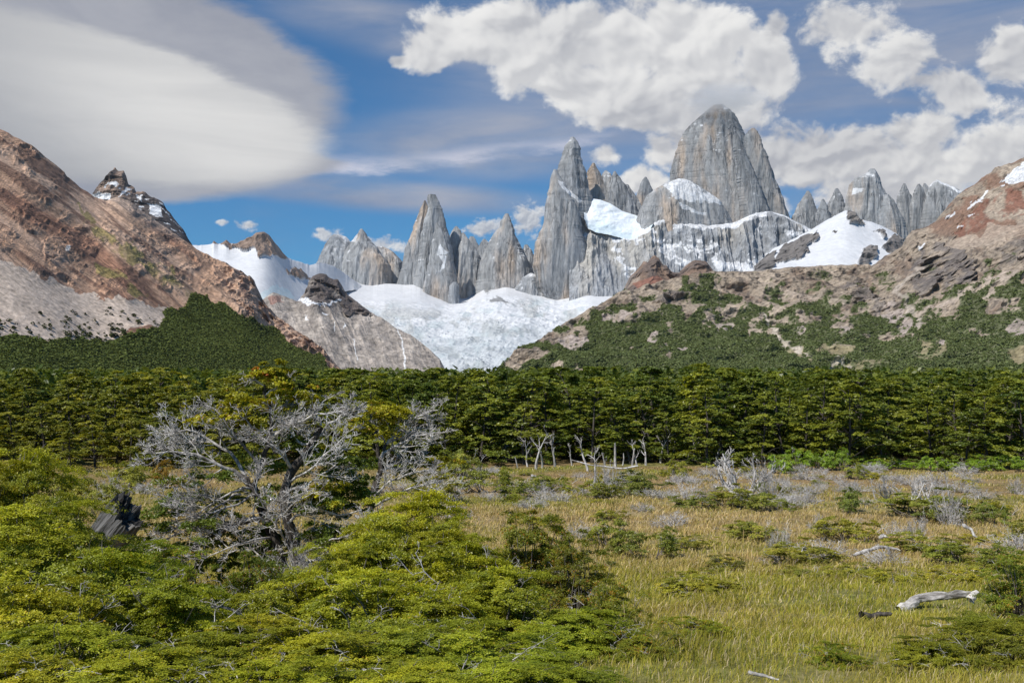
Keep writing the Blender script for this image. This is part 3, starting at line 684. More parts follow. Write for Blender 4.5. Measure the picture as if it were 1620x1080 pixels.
    g = hill_sheet('m', ridge, 606, [(395, 3000), (716, 3200)], [(395, 3700), (540, 4000), (716, 3400)], 420, 200, 1.0, .35, 8, jag=1.2, jagscale=8, seed=14)
    X, Y, Z = g['P'][..., 0], g['P'][..., 1], g['P'][..., 2]; px, py = g['px'], g['py']
    ax = (px + py * .7) / 100.0
    gul = ridged(px / 17 - py / 40, py / 60, 0 * px, 4, 101); rk = ridged(X / 70, Y / 90, Z / 60, 4, 102)
    dk = np.clip(sstep(500, 470, py) * sstep(470, 500, px) + .8 * inpoly(*warp(px, py, 6, 12, 105), [(540, 470), (560, 472), (590, 498), (580, 505), (545, 498)]), 0, 1)
    fr = sstep(1, .95, g['v'])
    g['P'][..., 1] -= fr * (20 * gul + 26 * rk * (.4 + 1.6 * dk)); g['P'][..., 2] += fr * 7 * fbm(X / 40, Y / 40, Z / 40, 4, 103)
    col = np.zeros(g['P'].shape) + np.array([.30, .265, .235])
    nn = fbm(px / 16, py / 12, 0 * px, 5, 104); col = mixc(col, [.20, .18, .165], sstep(.0, .6, nn) * .8); col = mixc(col, [.38, .34, .30], sstep(.1, .7, -nn) * .7)
    col = mixc(col, [.11, .092, .085], dk * sstep(-.5, .3, rk + .5 * nn)); col = mixc(col, [.28, .13, .10], inpoly(*warp(px, py, 4, 9, 108), [(425, 470), (440, 466), (450, 476), (432, 482)]) * .6)
    col *= (1 + .22 * gul * sstep(470, 500, py))[..., None]
    wx, wy = warp(px, py, 4, 9, 106)
    for pl in ([(455, 470), (485, 473), (512, 480), (540, 474), (538, 479), (515, 484), (505, 484), (480, 480)], [(508, 495), (520, 494), (518, 498)], [(478, 497), (489, 503), (486, 506)], [(544, 510), (548, 512), (546, 520)]):
        col = mixc(col, SNOWC, inpoly(wx, wy, pl))
    for (xa, ya, xb, yb, wd) in ((628, 515, 638, 545, .9), (638, 545, 641, 562, 1.2), (641, 562, 640, 605, 1.5), (560, 535, 566, 570, .7), (528, 510, 530, 525, .7)):
        t = np.clip((py - ya) / (yb - ya), 0, 1); d = np.abs(px + 2 * fbm(py / 7, 0 * py, 0 * py, 2, 107) - (xa + (xb - xa) * t))
        col = mixc(col, [.7, .71, .72], (d < wd) * (py >= ya) * (py <= yb) * .8)
    finish('rock_spur', g, np.clip(col, .02, .9), M_ROCK, 'grey scree spur with a dark knob and a thin waterfall left of the ice fall', 'rock spur')

    # ---- bare brown hillside on the left
    ridge = [(-260, 40), (-150, 110), (-80, 152), (0, 205), (12, 210), (20, 216), (30, 219), (48, 229), (60, 238), (75, 252), (88, 262), (102, 272), (106, 280), (125, 295), (150, 312), (168, 318), (178, 314), (190, 312), (205, 318), (225, 333), (245, 348), (270, 365), (294, 382), (320, 400), (353, 416), (383, 430), (396, 440), (404, 450), (410, 466), (422, 487), (436, 503), (460, 518), (485, 535), (511, 552), (525, 572), (540, 588), (556, 606)]
    g = hill_sheet('l', ridge, 618, [(-260, 1150), (0, 1250), (300, 1800), (556, 2500)], [(-260, 2300), (0, 2500), (300, 2900), (420, 2950), (556, 2650)], 620, 330, 1.0, .5, 10, jag=1.6, jagscale=13, seed=16)
    X, Y, Z = g['P'][..., 0], g['P'][..., 1], g['P'][..., 2]; px, py = g['px'], g['py']
    s = px * .80 + py * .60; t = -px * .60 + py * .80             # along and across the fall line
    st1 = ridged(t / 26, s / 190, 0 * px, 4, 111); st2 = fbm(t / 5, s / 70, 0 * px, 4, 112)
    rock = sstep(.05, .55, fbm(px / 45, py / 30, 0 * px, 4, 113) + .25)
    rkk = ridged(X / 34, Y / 50, Z / 34, 4, 114)
    shoulder = sstep(330, 400, px) * sstep(395, 440, py + 0 * px)
    scree = inpoly(*warp(px, py, 14, 30, 115), [(-300, 418), (0, 420), (35, 432), (75, 440), (92, 446), (125, 458), (150, 470), (165, 480), (215, 475), (262, 468), (275, 490), (262, 525), (200, 530), (150, 560), (-300, 560)])
    scree_s = scree * 1.0
    forest = inpoly(*warp(px, py, 6, 24, 116), [(-300, 525), (0, 527), (60, 532), (130, 543), (190, 535), (255, 522), (262, 500), (258, 486), (285, 478), (305, 466), (325, 464), (350, 480), (400, 510), (440, 530), (480, 556), (512, 575), (528, 600), (528, 640), (-300, 640)])
    fr = sstep(1, .97, g['v'])
    fb = blur(forest, 5); amp = blur((1 - .85 * scree_s) * (1 - .7 * forest), 5); shoulder = shoulder * (1 - fb)
    g['P'][..., 2] += fr * amp * (15 * st1 + 4.5 * st2 + 6 * rkk * rock) + fr * 9 * shoulder * rkk * (1 - fb) + fr * 12 * fbm(X / 260, Y / 260, 0 * X, 3, 117)
    g['P'][..., 1] -= fr * (shoulder * 28 * rkk + 12 * amp * rock * rkk) * (1 - fb)
    col = np.zeros(g['P'].shape) + np.array([.32, .215, .15])
    a1 = fbm(t / 34, s / 260, 0 * px, 5, 118)
    col = mixc(col, [.225, .125, .085], sstep(.0, .5, a1) * .85); col = mixc(col, [.38, .275, .205], sstep(.1, .6, -a1) * .8)
    col = mixc(col, [.12, .07, .052], sstep(-.05, .4, st2 * .8 + fbm(t / 16, s / 110, 0 * px, 4, 119)) * .75)
    col = mixc(col, [.105, .07, .055], sstep(.35, .75, fbm(px / 26, py / 15, 0 * px, 5, 120) + .2 * rkk) * rock * .85)
    col = mixc(col, [.36, .30, .25], sstep(145, 180, px) * sstep(345, 312, py - (px - 170) * .45) * .7)
    col = mixc(col, [.40, .27, .185], sstep(250, 330, px) * sstep(.0, .5, fbm(t / 40, s / 200, 0 * px, 4, 133) + .25) * .7)
    gr = fbm(px / 14, py / 10, 0 * px, 4, 121)
    band = sstep(16, 4, np.abs(t - (-60 * .6 - 0 + 215 + 0 * px) + 0)) * 0
    for pl in ([(120, 335), (180, 385), (250, 425), (310, 468), (300, 474), (230, 432), (160, 390)], [(150, 420), (175, 418), (215, 450), (235, 468), (215, 470), (180, 448)], [(215, 395), (300, 455), (290, 462), (205, 402)]):
        col = mixc(col, [.17, .155, .055], inpoly(*warp(px, py, 9, 16, 122), pl) * sstep(-.45, .4, gr) * .75)
    col = mixc(col, [.33, .25, .195], shoulder * .75); col = mixc(col, [.17, .11, .085], shoulder * sstep(.2, .7, fbm(px / 9, py / 9, 0 * px, 4, 124) + .4 * rkk) * .9)
    sc_c = np.zeros(g['P'].shape) + np.array([.385, .33, .275]); sc_c *= (1 + .10 * fbm(px / 40, py / 20, 0 * px, 5, 125) + .05 * st2)[..., None]
    col = np.where(scree[..., None], sc_c, col)
    col = mixc(col, [.62, .6, .56], (np.hypot((px - 110) / 4, (py - 399) / 2.6) < 1) * 1.0)
    col = mixc(col, [.07, .09, .03], forest)
    col = col * (1 + .14 * fbm(px / 3.2, py / 3.2, 0 * px, 3, 126))[..., None]
    col[~forest] *= np.array([1.30, 1.24, 1.22])
    finish('hill', g, np.clip(col, .02, .9), M_HILL, 'bare brown hillside with pale scree and a forest skirt, left of the glacier', 'hill')
    LH = dict(g); LH['forest'] = forest; LH['scree'] = scree & ~forest

    # ---- rocky green hill on the right
    ridge = [(770, 604), (786, 588), (800, 575), (815, 563), (832, 553), (850, 541), (870, 526), (890, 513), (910, 501), (930, 492), (950, 481), (970, 470), (985, 464), (1010, 456), (1050, 444), (1080, 438), (1100, 434), (1130, 429), (1165, 431), (1200, 429), (1240, 424), (1280, 421), (1320, 419), (1350, 420), (1375, 423), (1390, 413), (1400, 405), (1415, 397), (1430, 387), (1434, 376), (1442, 366), (1455, 362), (1468, 357), (1480, 350), (1490, 337), (1500, 326), (1512, 312), (1522, 303), (1540, 293), (1552, 283), (1568, 272), (1574, 265), (1584, 263), (1600, 258), (1620, 249), (1660, 232), (1760, 200), (1900, 160)]
    g = hill_sheet('rh', ridge, 618, [(770, 2000), (1000, 1700), (1300, 1500), (1900, 1300)], [(770, 2100), (900, 2500), (1100, 2900), (1375, 3100), (1500, 3300), (1900, 3000)], 900, 340, 1.0, .4, 10, jag=1.8, jagscale=9, seed=18)
    X, Y, Z = g['P'][..., 0], g['P'][..., 1], g['P'][..., 2]; px, py = g['px'], g['py']
    up = py - 0
    rk = ridged(X / 70, Y / 90, Z / 60, 5, 131); rk2 = ridged(X / 190, Y / 240, Z / 160, 3, 132); r3 = fbm(X / 26, Y / 30, Z / 22, 3, 134)
    fr = sstep(1, .96, g['v'])
    cliff = inpoly(*warp(px, py, 10, 22, 135), [(1425, 455), (1445, 410), (1470, 395), (1505, 405), (1530, 430), (1520, 452), (1480, 462), (1450, 468)])
    cl2 = inpoly(*warp(px, py, 10, 22, 136), [(1560, 395), (1620, 372), (1640, 400), (1600, 420), (1570, 415)]) | inpoly(*warp(px, py, 8, 18, 137), [(1025, 482), (1060, 462), (1085, 470), (1060, 492)]) | inpoly(*warp(px, py, 8, 18, 138), [(1325, 455), (1350, 440), (1375, 470), (1390, 500), (1340, 480)])
    cm = np.clip(cliff * 1.0 + cl2 * .8, 0, 1)
    smooth_ = inpoly(*warp(px, py, 8, 18, 139), [(1515, 362), (1560, 325), (1620, 305), (1800, 260), (1800, 360), (1620, 352), (1560, 370), (1525, 385)]) | inpoly(*warp(px, py, 8, 18, 140), [(1480, 395), (1560, 362), (1620, 350), (1620, 372), (1540, 396), (1500, 402)])
    a_ = blur(1 - .75 * smooth_, 5) * fr; cmb = blur(cm, 4)
    g['P'][..., 2] += a_ * (12 * rk2 + 7 * rk + 3 * r3); g['P'][..., 1] -= a_ * (30 * rk2 + 22 * rk + cmb * 50 * rk + 9 * r3)
    col = np.zeros(g['P'].shape) + np.array([.30, .245, .19])
    n1 = fbm(px / 28, py / 17, 0 * px, 5, 141); n2 = fbm(px / 8, py / 6, 0 * px, 4, 142)
    col = mixc(col, [.22, .165, .125], sstep(.0, .6, n1 + .5 * n2)); col = mixc(col, [.37, .305, .24], sstep(.2, .8, -n1) * .7)
    dkr = sstep(.15, .7, -rk * .7 + .4 * n2); col = mixc(col, [.09, .075, .065], dkr * .8)
    spk = fbm(px / 5, py / 4, 0 * px, 4, 171); col = mixc(col, [.115, .095, .08], sstep(.12, .6, spk + .35 * n1) * .75)
    col = mixc(col, [.14, .125, .12], cm * sstep(-.35, .6, rk + n2 * .9) * .75)
    up_r = sstep(1420, 1500, px) * sstep(400, 360, py); col = mixc(col, [.22, .14, .10], up_r * sstep(-.3, .4, n1 + n2 * .4))
    red = inpoly(*warp(px, py, 7, 16, 143), [(1505, 370), (1530, 345), (1565, 322), (1620, 303), (1800, 250), (1800, 330), (1640, 338), (1590, 345), (1550, 362), (1520, 378)])
    col = mixc(col, [.205, .10, .07], red * sstep(-.9, .1, n1 + n2) * .85)
    gsm = inpoly(*warp(px, py, 8, 18, 144), [(1480, 395), (1560, 362), (1620, 350), (1700, 340), (1700, 375), (1620, 372), (1540, 396), (1500, 402)]); col = mixc(col, [.36, .29, .23], gsm * .7)
    wx, wy = warp(px, py, 4, 9, 145)
    for pl in ([(1580, 290), (1600, 272), (1640, 252), (1720, 230), (1720, 268), (1640, 296), (1600, 300)], [(1526, 336), (1545, 318), (1556, 308), (1558, 312), (1545, 328), (1528, 338)], [(1570, 297), (1584, 299), (1582, 302)], [(1507, 367), (1522, 358), (1520, 362)], [(1490, 352), (1506, 338), (1505, 343), (1492, 354)], [(1524, 350), (1536, 344), (1532, 350)], [(1447, 396), (1459, 392), (1456, 398)]):
        col = mixc(col, SNOWC, inpoly(wx, wy, pl))
    # green scrub in broad patches, thinning upward
    lowline = np.interp(px, [780, 870, 950, 1000, 1060, 1150, 1250, 1330, 1400, 1450, 1480, 1530, 1580, 1620, 1700], [575, 545, 512, 500, 500, 490, 492, 520, 515, 508, 492, 462, 470, 455, 450])
    gn = fbm(px / 34, py / 15, 0 * px, 5, 146) + .35 * n2
    scrub = sstep(-.05, .2, gn * 1.05 + (py - lowline) / 75.0 + .15)
    scrub = np.maximum(scrub, sstep(.50, .62, gn + .2) * sstep(430, 450, py) * .9 * sstep(1420, 1380, px))
    for pl in ([(1240, 556), (1330, 552), (1400, 590), (1330, 605)], [(1445, 545), (1475, 530), (1490, 560), (1465, 585), (1440, 575)], [(1590, 560), (1640, 555), (1640, 585), (1600, 585)]):
        q = inpoly(*warp(px, py, 12, 20, 147), pl); scrub = np.where(q, scrub * sstep(-.2, .6, gn), scrub); col = mixc(col, [.24, .21, .11], q * .7)
    def path(pts, wd, c, amp=5, sd=150):
        nonlocal col, scrub
        best = np.full(px.shape, 1e9); wx, wy = warp(px, py, amp, 12, sd)
        for (xa, ya), (xb, yb) in zip(pts[:-1], pts[1:]):
            dx, dy = xb - xa, yb - ya; tt = np.clip(((wx - xa) * dx + (wy - ya) * dy) / (dx * dx + dy * dy), 0, 1)
            best = np.minimum(best, np.hypot(wx - xa - tt * dx, wy - ya - tt * dy))
        k = sstep(wd * 1.3, wd * .5, best); scrub = scrub * (1 - k); col = mixc(col, c, k)
    path([(1203, 500), (1222, 520), (1240, 548), (1262, 562), (1300, 575), (1345, 592)], 3.2, [.46, .40, .33], 7)
    path([(1446, 430), (1428, 452), (1408, 466), (1420, 482), (1442, 496), (1450, 512), (1438, 530)], 4.0, [.36, .31, .26], 5, 153)
    path([(1446, 505), (1476, 490), (1500, 482), (1530, 465), (1560, 448), (1585, 438)], 3.6, [.40, .33, .27], 5, 156)
    path([(1550, 476), (1572, 455), (1590, 445)], 4.0, [.40, .33, .27], 5, 158)
    path([(1232, 470), (1290, 475), (1328, 490)], 4.0, [.38, .31, .25], 6, 159)
    col = mixc(col, [.11, .125, .06], np.clip(scrub * 1.0 + .35 * sstep(-.1, .5, gn) * sstep(440, 500, py), 0, 1) * .9)
    for (cx, cy, rx, ry) in ((1145, 520, 16, 9), (1405, 500, 22, 14), (1425, 515, 14, 20), (1330, 530, 10, 10), (1262, 528, 8, 7), (1610, 520, 16, 14), (1030, 540, 10, 8), (975, 505, 26, 10), (905, 545, 26, 10), (1075, 560, 8, 5), (1480, 545, 6, 6)):
        q = (np.hypot((wx - cx) / rx, (wy - cy) / ry) < 1) * sstep(-.6, .0, n2); col = mixc(col, [.34, .285, .25], q); scrub = scrub * (1 - q)
    col = col * (1 + .16 * fbm(px / 2.6, py / 2.6, 0 * px, 3, 160))[..., None]
    finish('hill', g, np.clip(col, .02, .9), M_HILL, 'rocky hill with green scrub and pale gullies, right of the glacier', 'hill')
    RH = dict(g); RH['scrub'] = scrub
    return LH, RH


def far_wood(name, g, w, count, hgt, cols, label, seed, limit_py=606):
    """tiny crowns over a hillside: a wood too distant to count"""
    rng = np.random.default_rng(seed)
    nf, nx = g['nf'], g['nx']
    ww = w[:nf - 2].copy() * (g['py'][:nf - 2] < limit_py) * (g['px'][:nf - 2] > -120) * (g['px'][:nf - 2] < 1740)
    p = ww.ravel() / ww.sum(); idx = rng.choice(len(p), count, p=p)
    i, j = idx // nx, idx % nx; i = np.clip(i, 0, nf - 2); j = np.clip(j, 0, nx - 2)
    fu, fv = rng.random(count)[:, None], rng.random(count)[:, None]
    A = g['P']; base = (A[i, j] * (1 - fu) + A[i, j + 1] * fu) * (1 - fv) + (A[i + 1, j] * (1 - fu) + A[i + 1, j + 1] * fu) * fv
    h = hgt * (.55 + .7 * rng.random(count)) * (.7 + .5 * rng.random(count))
    K = 11
    dirs = rng.normal(size=(count, K, 3)); dirs[..., 2] = np.abs(dirs[..., 2]) * .9 + .05; dirs /= np.linalg.norm(dirs, axis=-1, keepdims=True)
    c = base[:, None] + dirs * (h[:, None, None] * np.array([.62, .62, .85])) * (.75 + .3 * rng.random((count, K, 1)))
    nrm = .7 * dirs + .30 * rng.normal(size=dirs.shape); nrm[..., 2] += .75; nrm /= np.linalg.norm(nrm, axis=-1, keepdims=True)
    V, Fq = quads(c.reshape(-1, 3), nrm.reshape(-1, 3), (h[:, None] * (.30 + .22 * rng.random((count, K)))).ravel(), rng, asp=.8)
    t = rng.random(count); cc = np.asarray(cols[0]) * (1 - t)[:, None] + np.asarray(cols[1]) * t[:, None]
    cc = np.repeat(cc * (.85 + .3 * rng.random((count, 1))), K, 0); cc = np.repeat(cc, 4, 0)
    o = mk(name, V, Fq, M_FARLEAF, cc)
    return tag(o, label, 'wood', None, 'stuff')


def quads(c, n, s, rng, asp=.55, spin=None):
    """leaf-shaped four-sided faces: centre, normal, half length"""
    N = len(c)
    r = rng.normal(size=(N, 3)) if spin is None else spin
    t = np.cross(n, r); t /= np.linalg.norm(t, axis=1, keepdims=True) + 1e-9
    b = np.cross(n, t); s = np.broadcast_to(s, (N,))[:, None]
    V = np.stack([c - t * s, c - b * s * asp + t * s * .15, c + t * s, c + b * s * asp + t * s * .15], 1).reshape(-1, 3)
    return V, np.arange(N * 4).reshape(N, 4)


build_granite()
LH, RH = build_snow_and_hills()
far_wood('hillside_wood', LH, LH['forest'] * sstep(.2, .9, blur(LH['forest'], 2)), 60000, 4.6, ([.11, .145, .045], [.165, .195, .055]), 'dense dark green wood covering the foot of the brown hillside', 3)
far_wood('hillside_bushes', LH, LH['scree'] * sstep(475, 540, LH['py']) ** 2, 130, 7, ([.05, .06, .02], [.06, .07, .03]), 'dark scattered bushes dotting the pale scree', 4)
far_wood('hillside_scrub', RH, RH['scrub'] ** 2, 52000, 3.8, ([.13, .165, .07], [.20, .235, .095]), 'green scrub growing in patches over the rocky right hill', 5)
# ------------------------------------------------------------------ the ground
GP = [(-40, 7.6), (-5, 6.1), (0, 5.75), (5, 5.35), (8, 4.98), (11, 4.5), (15, 3.85), (20, 3.15), (25, 2.55), (32, 2.0), (40, 1.5), (50, 1.05), (60, .72), (75, .35), (90, .08), (100, 0), (160, 0), (90000, 0)]
_gy = np.linspace(-40, 200, 961); _gz = np.interp(_gy, [p[0] for p in GP], [p[1] for p in GP])
_gz = np.convolve(np.pad(_gz, 12, 'edge'), np.hanning(25) / np.hanning(25).sum(), 'valid')


def gz(x, y):
    x = np.asarray(x, float); y = np.asarray(y, float)
    z = np.interp(y, _gy, _gz)
    fade = sstep(130, 80, np.abs(y)) * sstep(140, 90, np.abs(x))
    z = z + fade * (.16 * fbm(x / 6, y / 6, 0 * x, 3, 201) + .05 * fbm(x / 1.1, y / 1.1, 0 * x, 2, 202))
    z = z + .035 * np.clip(y - 100, 0, 120) * sstep(40, -60, x) * sstep(900, 500, y)       # the wood stands on a gentle rise at the left
    return z


def gpt(px, py):
    """ground point seen at a photo pixel"""
    lo, hi = 5.0, 400.0
    for _ in range(50):
        mid = (lo + hi) / 2; p = P(px, py, mid)
        if p[2] > gz(p[0], mid): lo = mid
        else: hi = mid
    return P(px, py, lo)


def gat(px, Y):
    x = float(P(px, 620, Y)[0]); return np.array([x, Y, float(gz(x, Y))])


def tint(x, y):
    """how green (0 straw, 1 green) and how russet the meadow is"""
    g = .42 + .75 * fbm(x / 9, y / 6, 0 * x, 4, 211)
    g = g - .28 * sstep(30, 38, y) * sstep(64, 50, y) + .28 * sstep(34, 24, y)
    r = sstep(58, 70, y) * sstep(-.5, .4, fbm(x / 6, y / 5, 0 * x, 3, 212))
    return np.clip(g, 0, 1), r


def build_ground():
    ys = np.concatenate([-np.geomspace(60000, 42, 14), np.arange(-40, 0, 2.0), np.arange(0, 46, .28), np.arange(46, 130, .7), np.geomspace(131, 80000, 46)])
    xs = np.concatenate([-np.geomspace(80000, 76, 30), np.arange(-75, 75.1, .5), np.geomspace(76, 80000, 30)])
    X, Y = np.meshgrid(xs, ys); Z = gz(X, Y)
    Z = np.where(np.hypot(X, Y) > 200, Z - 0, Z)
    g, r = tint(X, Y)
    col = np.zeros((*X.shape, 3)) + np.array([.26, .195, .10]); col = mixc(col, [.17, .165, .045], g); col = mixc(col, [.22, .145, .065], r * .7)
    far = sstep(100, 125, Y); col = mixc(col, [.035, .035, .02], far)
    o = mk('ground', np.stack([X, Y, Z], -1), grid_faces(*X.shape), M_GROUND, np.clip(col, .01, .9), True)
    tag(o, 'uneven meadow ground under tan and green grass', 'ground', None, 'structure')


def build_grass():
    rng = np.random.default_rng(5)
    N = 760000
    Y = np.exp(rng.uniform(math.log(7.5), math.log(97), N)); half = Y * .54 + 8.0
    x = rng.uniform(-1, 1, N) * half
    g, r = tint(x, Y)
    den = fbm(x / 1.3, Y / 1.3, 0 * x, 3, 221)
    thick = (x < -1.0 + .13 * Y + 1.2 * fbm(x / 2, Y / 2, 0 * x, 2, 223)) & (Y < 17)
    keep = (rng.random(N) < .75 + .6 * den) & ~(thick & (rng.random(N) < .9)) & ~((r > .4) & (rng.random(N) < .55))
    x, Y, g, r, den = x[keep], Y[keep], g[keep], r[keep], den[keep]; N = len(x)
    z = gz(x, Y) - .02
    h = (.09 + .17 * rng.random(N)) * (1 + .5 * np.clip(den, -.5, 1)) * np.where(r > .4, .55, 1) * (.75 + .5 * rng.random(N)) * (1 - .35 * sstep(30, 16, Y))
    tall = rng.random(N) < .012; h = np.where(tall & (Y < 40), h * 2.3, h)
    w = np.maximum(.0026, .00036 * Y) * (.8 + .6 * rng.random(N)); w = np.where(tall, w * .7, w)
    a = rng.uniform(0, 2 * np.pi, N); lean = h * (.15 + .55 * rng.random(N)); wind = .10 * h
    dx, dy = np.cos(a) * lean + wind * 1.5, np.sin(a) * lean
    face = rng.uniform(0, np.pi, N); sx, sy = np.cos(face) * w, np.sin(face) * w
    b = np.stack([x, Y, z], 1); S = np.stack([sx, sy, 0 * sx], 1)
    m = b + np.stack([dx * .35, dy * .35, h * .6], 1); t = b + np.stack([dx, dy, h * (.97 - .25 * rng.random(N))], 1)
    V = np.stack([b - S, b + S, m + S * .8, m - S * .8, t], 1).reshape(-1, 3)
    i = np.arange(N)[:, None] * 5
    q = np.concatenate([i, i + 1, i + 2, i + 3], 1); tr = np.concatenate([i + 3, i + 2, i + 4], 1)
    gg = np.clip(g + .38 * rng.normal(size=N), 0, 1)
    c = np.zeros((N, 3)) + np.array([.56, .42, .20]); c = mixc(c, [.46, .37, .10], sstep(34, 24, Y)); c = mixc(c, [.385, .36, .055], gg); c = mixc(c, [.17, .23, .04], (rng.random(N) < .22) * gg * .8)
    c = mixc(c, [.66, .54, .34], (rng.random(N) < .14) * 1.0); c = mixc(c, [.40, .24, .11], (r > .4) * .45 * (rng.random(N) < .7))
    c *= (.75 + .5 * rng.random((N, 1)))
    C5 = np.repeat(c, 5, 0)
    o = mk('grass', V, [q, tr], M_GRASS, C5)
    tag(o, 'tan and olive meadow grass in wind-combed tufts', 'grass', None, 'stuff')


# ------------------------------------------------------------------ wood: branch skeletons into tubes
def tubes(polys, k=5):
    """polys: list of (points (n,3), radii (n,)); one closed-ended tube each"""
    groups = {}
    for p, r in polys:
        p = np.asarray(p, float); groups.setdefault(len(p), []).append((p, np.asarray(r, float)))
    Vs, Fs, o = [], [], 0
    for n, lst in groups.items():
        Pn = np.stack([a[0] for a in lst]); Rn = np.stack([a[1] for a in lst]); B = len(lst)
        T = np.gradient(Pn, axis=1); T /= np.linalg.norm(T, axis=-1, keepdims=True) + 1e-9
        ref = np.where(np.abs(T[:, :1, 2:3]) > .85, np.array([1., 0, 0]), np.array([0, 0, 1.])); ref = np.broadcast_to(ref, T.shape)
        U = np.cross(T, ref); U /= np.linalg.norm(U, axis=-1, keepdims=True) + 1e-9; W = np.cross(T, U)
        th = np.arange(k) * 2 * np.pi / k
        ring = Pn[:, :, None] + Rn[:, :, None, None] * (U[:, :, None] * np.cos(th)[:, None] + W[:, :, None] * np.sin(th)[:, None])
        Vs.append(ring.reshape(-1, 3))
        f = grid_faces(n, k, True)
        Fs.append((f[None] + (np.arange(B) * n * k)[:, None, None]).reshape(-1, 4) + o)
        o += B * n * k
    return np.concatenate(Vs), np.concatenate(Fs)


def wander(p0, d, L, n, rng, wig=.25, up=0.0, flat=0.0):
    """a crooked line of n points"""
    p = [np.asarray(p0, float)]; d = np.asarray(d, float) / np.linalg.norm(d); st = L / (n - 1)
    for i in range(n - 1):
        d = d + wig * rng.normal(size=3) + np.array([0, 0, up]); d[2] *= (1 - flat); d /= np.linalg.norm(d)
        p.append(p[-1] + d * st)
    return np.array(p)


def branch_out(polys, line, rad, level, rng, dens=6.0, spread=.9, ratio=.5, up=.08, flat=.25, minr=.003, maxlev=3, start=.25, wig=.22):
    """children along a limb, recursively"""
    if level > maxlev: return
    L = np.linalg.norm(np.diff(line, axis=0), axis=1).sum()
    cnt = max(2, int(round(dens * (1.0, 1.0, .75, .5)[level])))
    for _ in range(cnt):
        t = start + (1 - start) * rng.random() ** .8; f = t * (len(line) - 1); i = min(int(f), len(line) - 2); fr = f - i
        p = line[i] * (1 - fr) + line[i + 1] * fr; d = line[i + 1] - line[i]; d /= np.linalg.norm(d) + 1e-9
        s = rng.normal(size=3); s -= d * (s @ d); s /= np.linalg.norm(s) + 1e-9; s[2] = s[2] * (1 - flat) + .12
        dd = d * (1 - spread * .5) + s * spread * (.6 + .5 * rng.random())
        l = L * ratio * (.55 + .7 * rng.random()) * (1.15 - .55 * t)
        r0 = max(minr, rad * (1.05 - .7 * t) * .55)
        n = 6 if level < 2 else 4
        ln = wander(p, dd, l, n, rng, wig, up, .06)
        polys.append((ln, np.linspace(r0, max(minr * .55, r0 * .3), n)))
        branch_out(polys, ln, r0, level + 1, rng, dens, spread, ratio, up, flat, minr, maxlev, .15, wig)


# ------------------------------------------------------------------ leaves
def sprays(plates, rng, leaf, per, col_a, col_b, tip=None, tipf=.06, thick=.12, twigs=9):
    """flat feathered sprays of small leaves; plates: (centre, radius, outward direction)"""
    Cs, Ns, Ss, Ks = [], [], [], []
    for (c, r, outd) in plates:
        c = np.asarray(c, float); n = int(per * (.75 + .5 * rng.random()))
        a = rng.uniform(0, 2 * np.pi, twigs); e = r * (.45 + .65 * rng.random(twigs)); fx, fy = np.cos(a) * e, np.sin(a) * e
        w = rng.integers(0, twigs, n); t = rng.random(n) ** .6
        q = np.stack([fx[w] * t, fy[w] * t, np.zeros(n)], 1) + rng.normal(size=(n, 3)) * r * np.array([.10, .10, thick * .55])
        rr = np.hypot(q[:, 0], q[:, 1]) / r
        q[:, 2] += thick * r * (.7 - rr ** 2) + .10 * r * np.sin(a[w] * 3 + 2)
        od = np.asarray(outd, float)
        q[:, 2] -= .22 * (q[:, 0] * od[0] + q[:, 1] * od[1])
        nm = rng.normal(size=(n, 3)) * .55; nm[:, 2] += 1.0; nm[:, :2] += .35 * od[:2]
        nm /= np.linalg.norm(nm, axis=1, keepdims=True)
        Cs.append(c + q); Ns.append(nm); Ss.append(leaf * (.65 + .7 * rng.random(n)))
        b = rng.random() * .6
        k = np.clip(b + .55 * rng.random(n), 0, 1)[:, None]; cc = np.asarray(col_a) * (1 - k) + np.asarray(col_b) * k
        if tip is not None:
            m = (rng.random(n) < tipf * (2.5 if b > .45 else .6)) & (t > .55); cc[m] = np.asarray(tip) * (.7 + .6 * rng.random((m.sum(), 1)))
        Ks.append(cc * (.8 + .4 * rng.random((n, 1))))
    V, Fq = quads(np.concatenate(Cs), np.concatenate(Ns), np.concatenate(Ss), rng)
    return V, Fq, np.repeat(np.concatenate(Ks), 4, 0)


def new_tree(name, wood, woodname, woodmat, leaves=None, leafname='crown', extra=None, k=5):
    """prototype kept out of the scene: list of (part name, mesh)"""
    parts = []; mats, mi = woodmat, None
    V, Fq = tubes(wood, k)
    if extra:                                     # bleached twigs among the living ones: same part, second material
        V2, F2 = tubes(extra, k); mi = np.r_[np.zeros(len(Fq)), np.ones(len(F2))]; Fq = np.concatenate([Fq, F2 + len(V)]); V = np.concatenate([V, V2]); mats = [woodmat, M_DEAD]
    o = mk(woodname, V, Fq, mats, None, True, link=False, midx=mi); parts.append((woodname, o.data)); bpy.data.objects.remove(o)
    if leaves is not None:
        V, Fq, C = leaves; o = mk(leafname, V, Fq, M_LEAF, C, False, link=False); parts.append((leafname, o.data)); bpy.data.objects.remove(o)
    return parts


def plant(name, parts, loc, scale, rz, label, cat, group=None, color=(1, 1, 1), tilt=(0, 0)):
    root = empty(name, loc, rz); root.scale = scale if hasattr(scale, '__len__') else (scale,) * 3
    root.rotation_euler = (tilt[0], tilt[1], rz)
    tag(root, label, cat, group)
    for nm, me in parts:
        o = bpy.data.objects.new(nm, me); COL.objects.link(o); o.parent = root; o.color = (*color, 1)
    return root


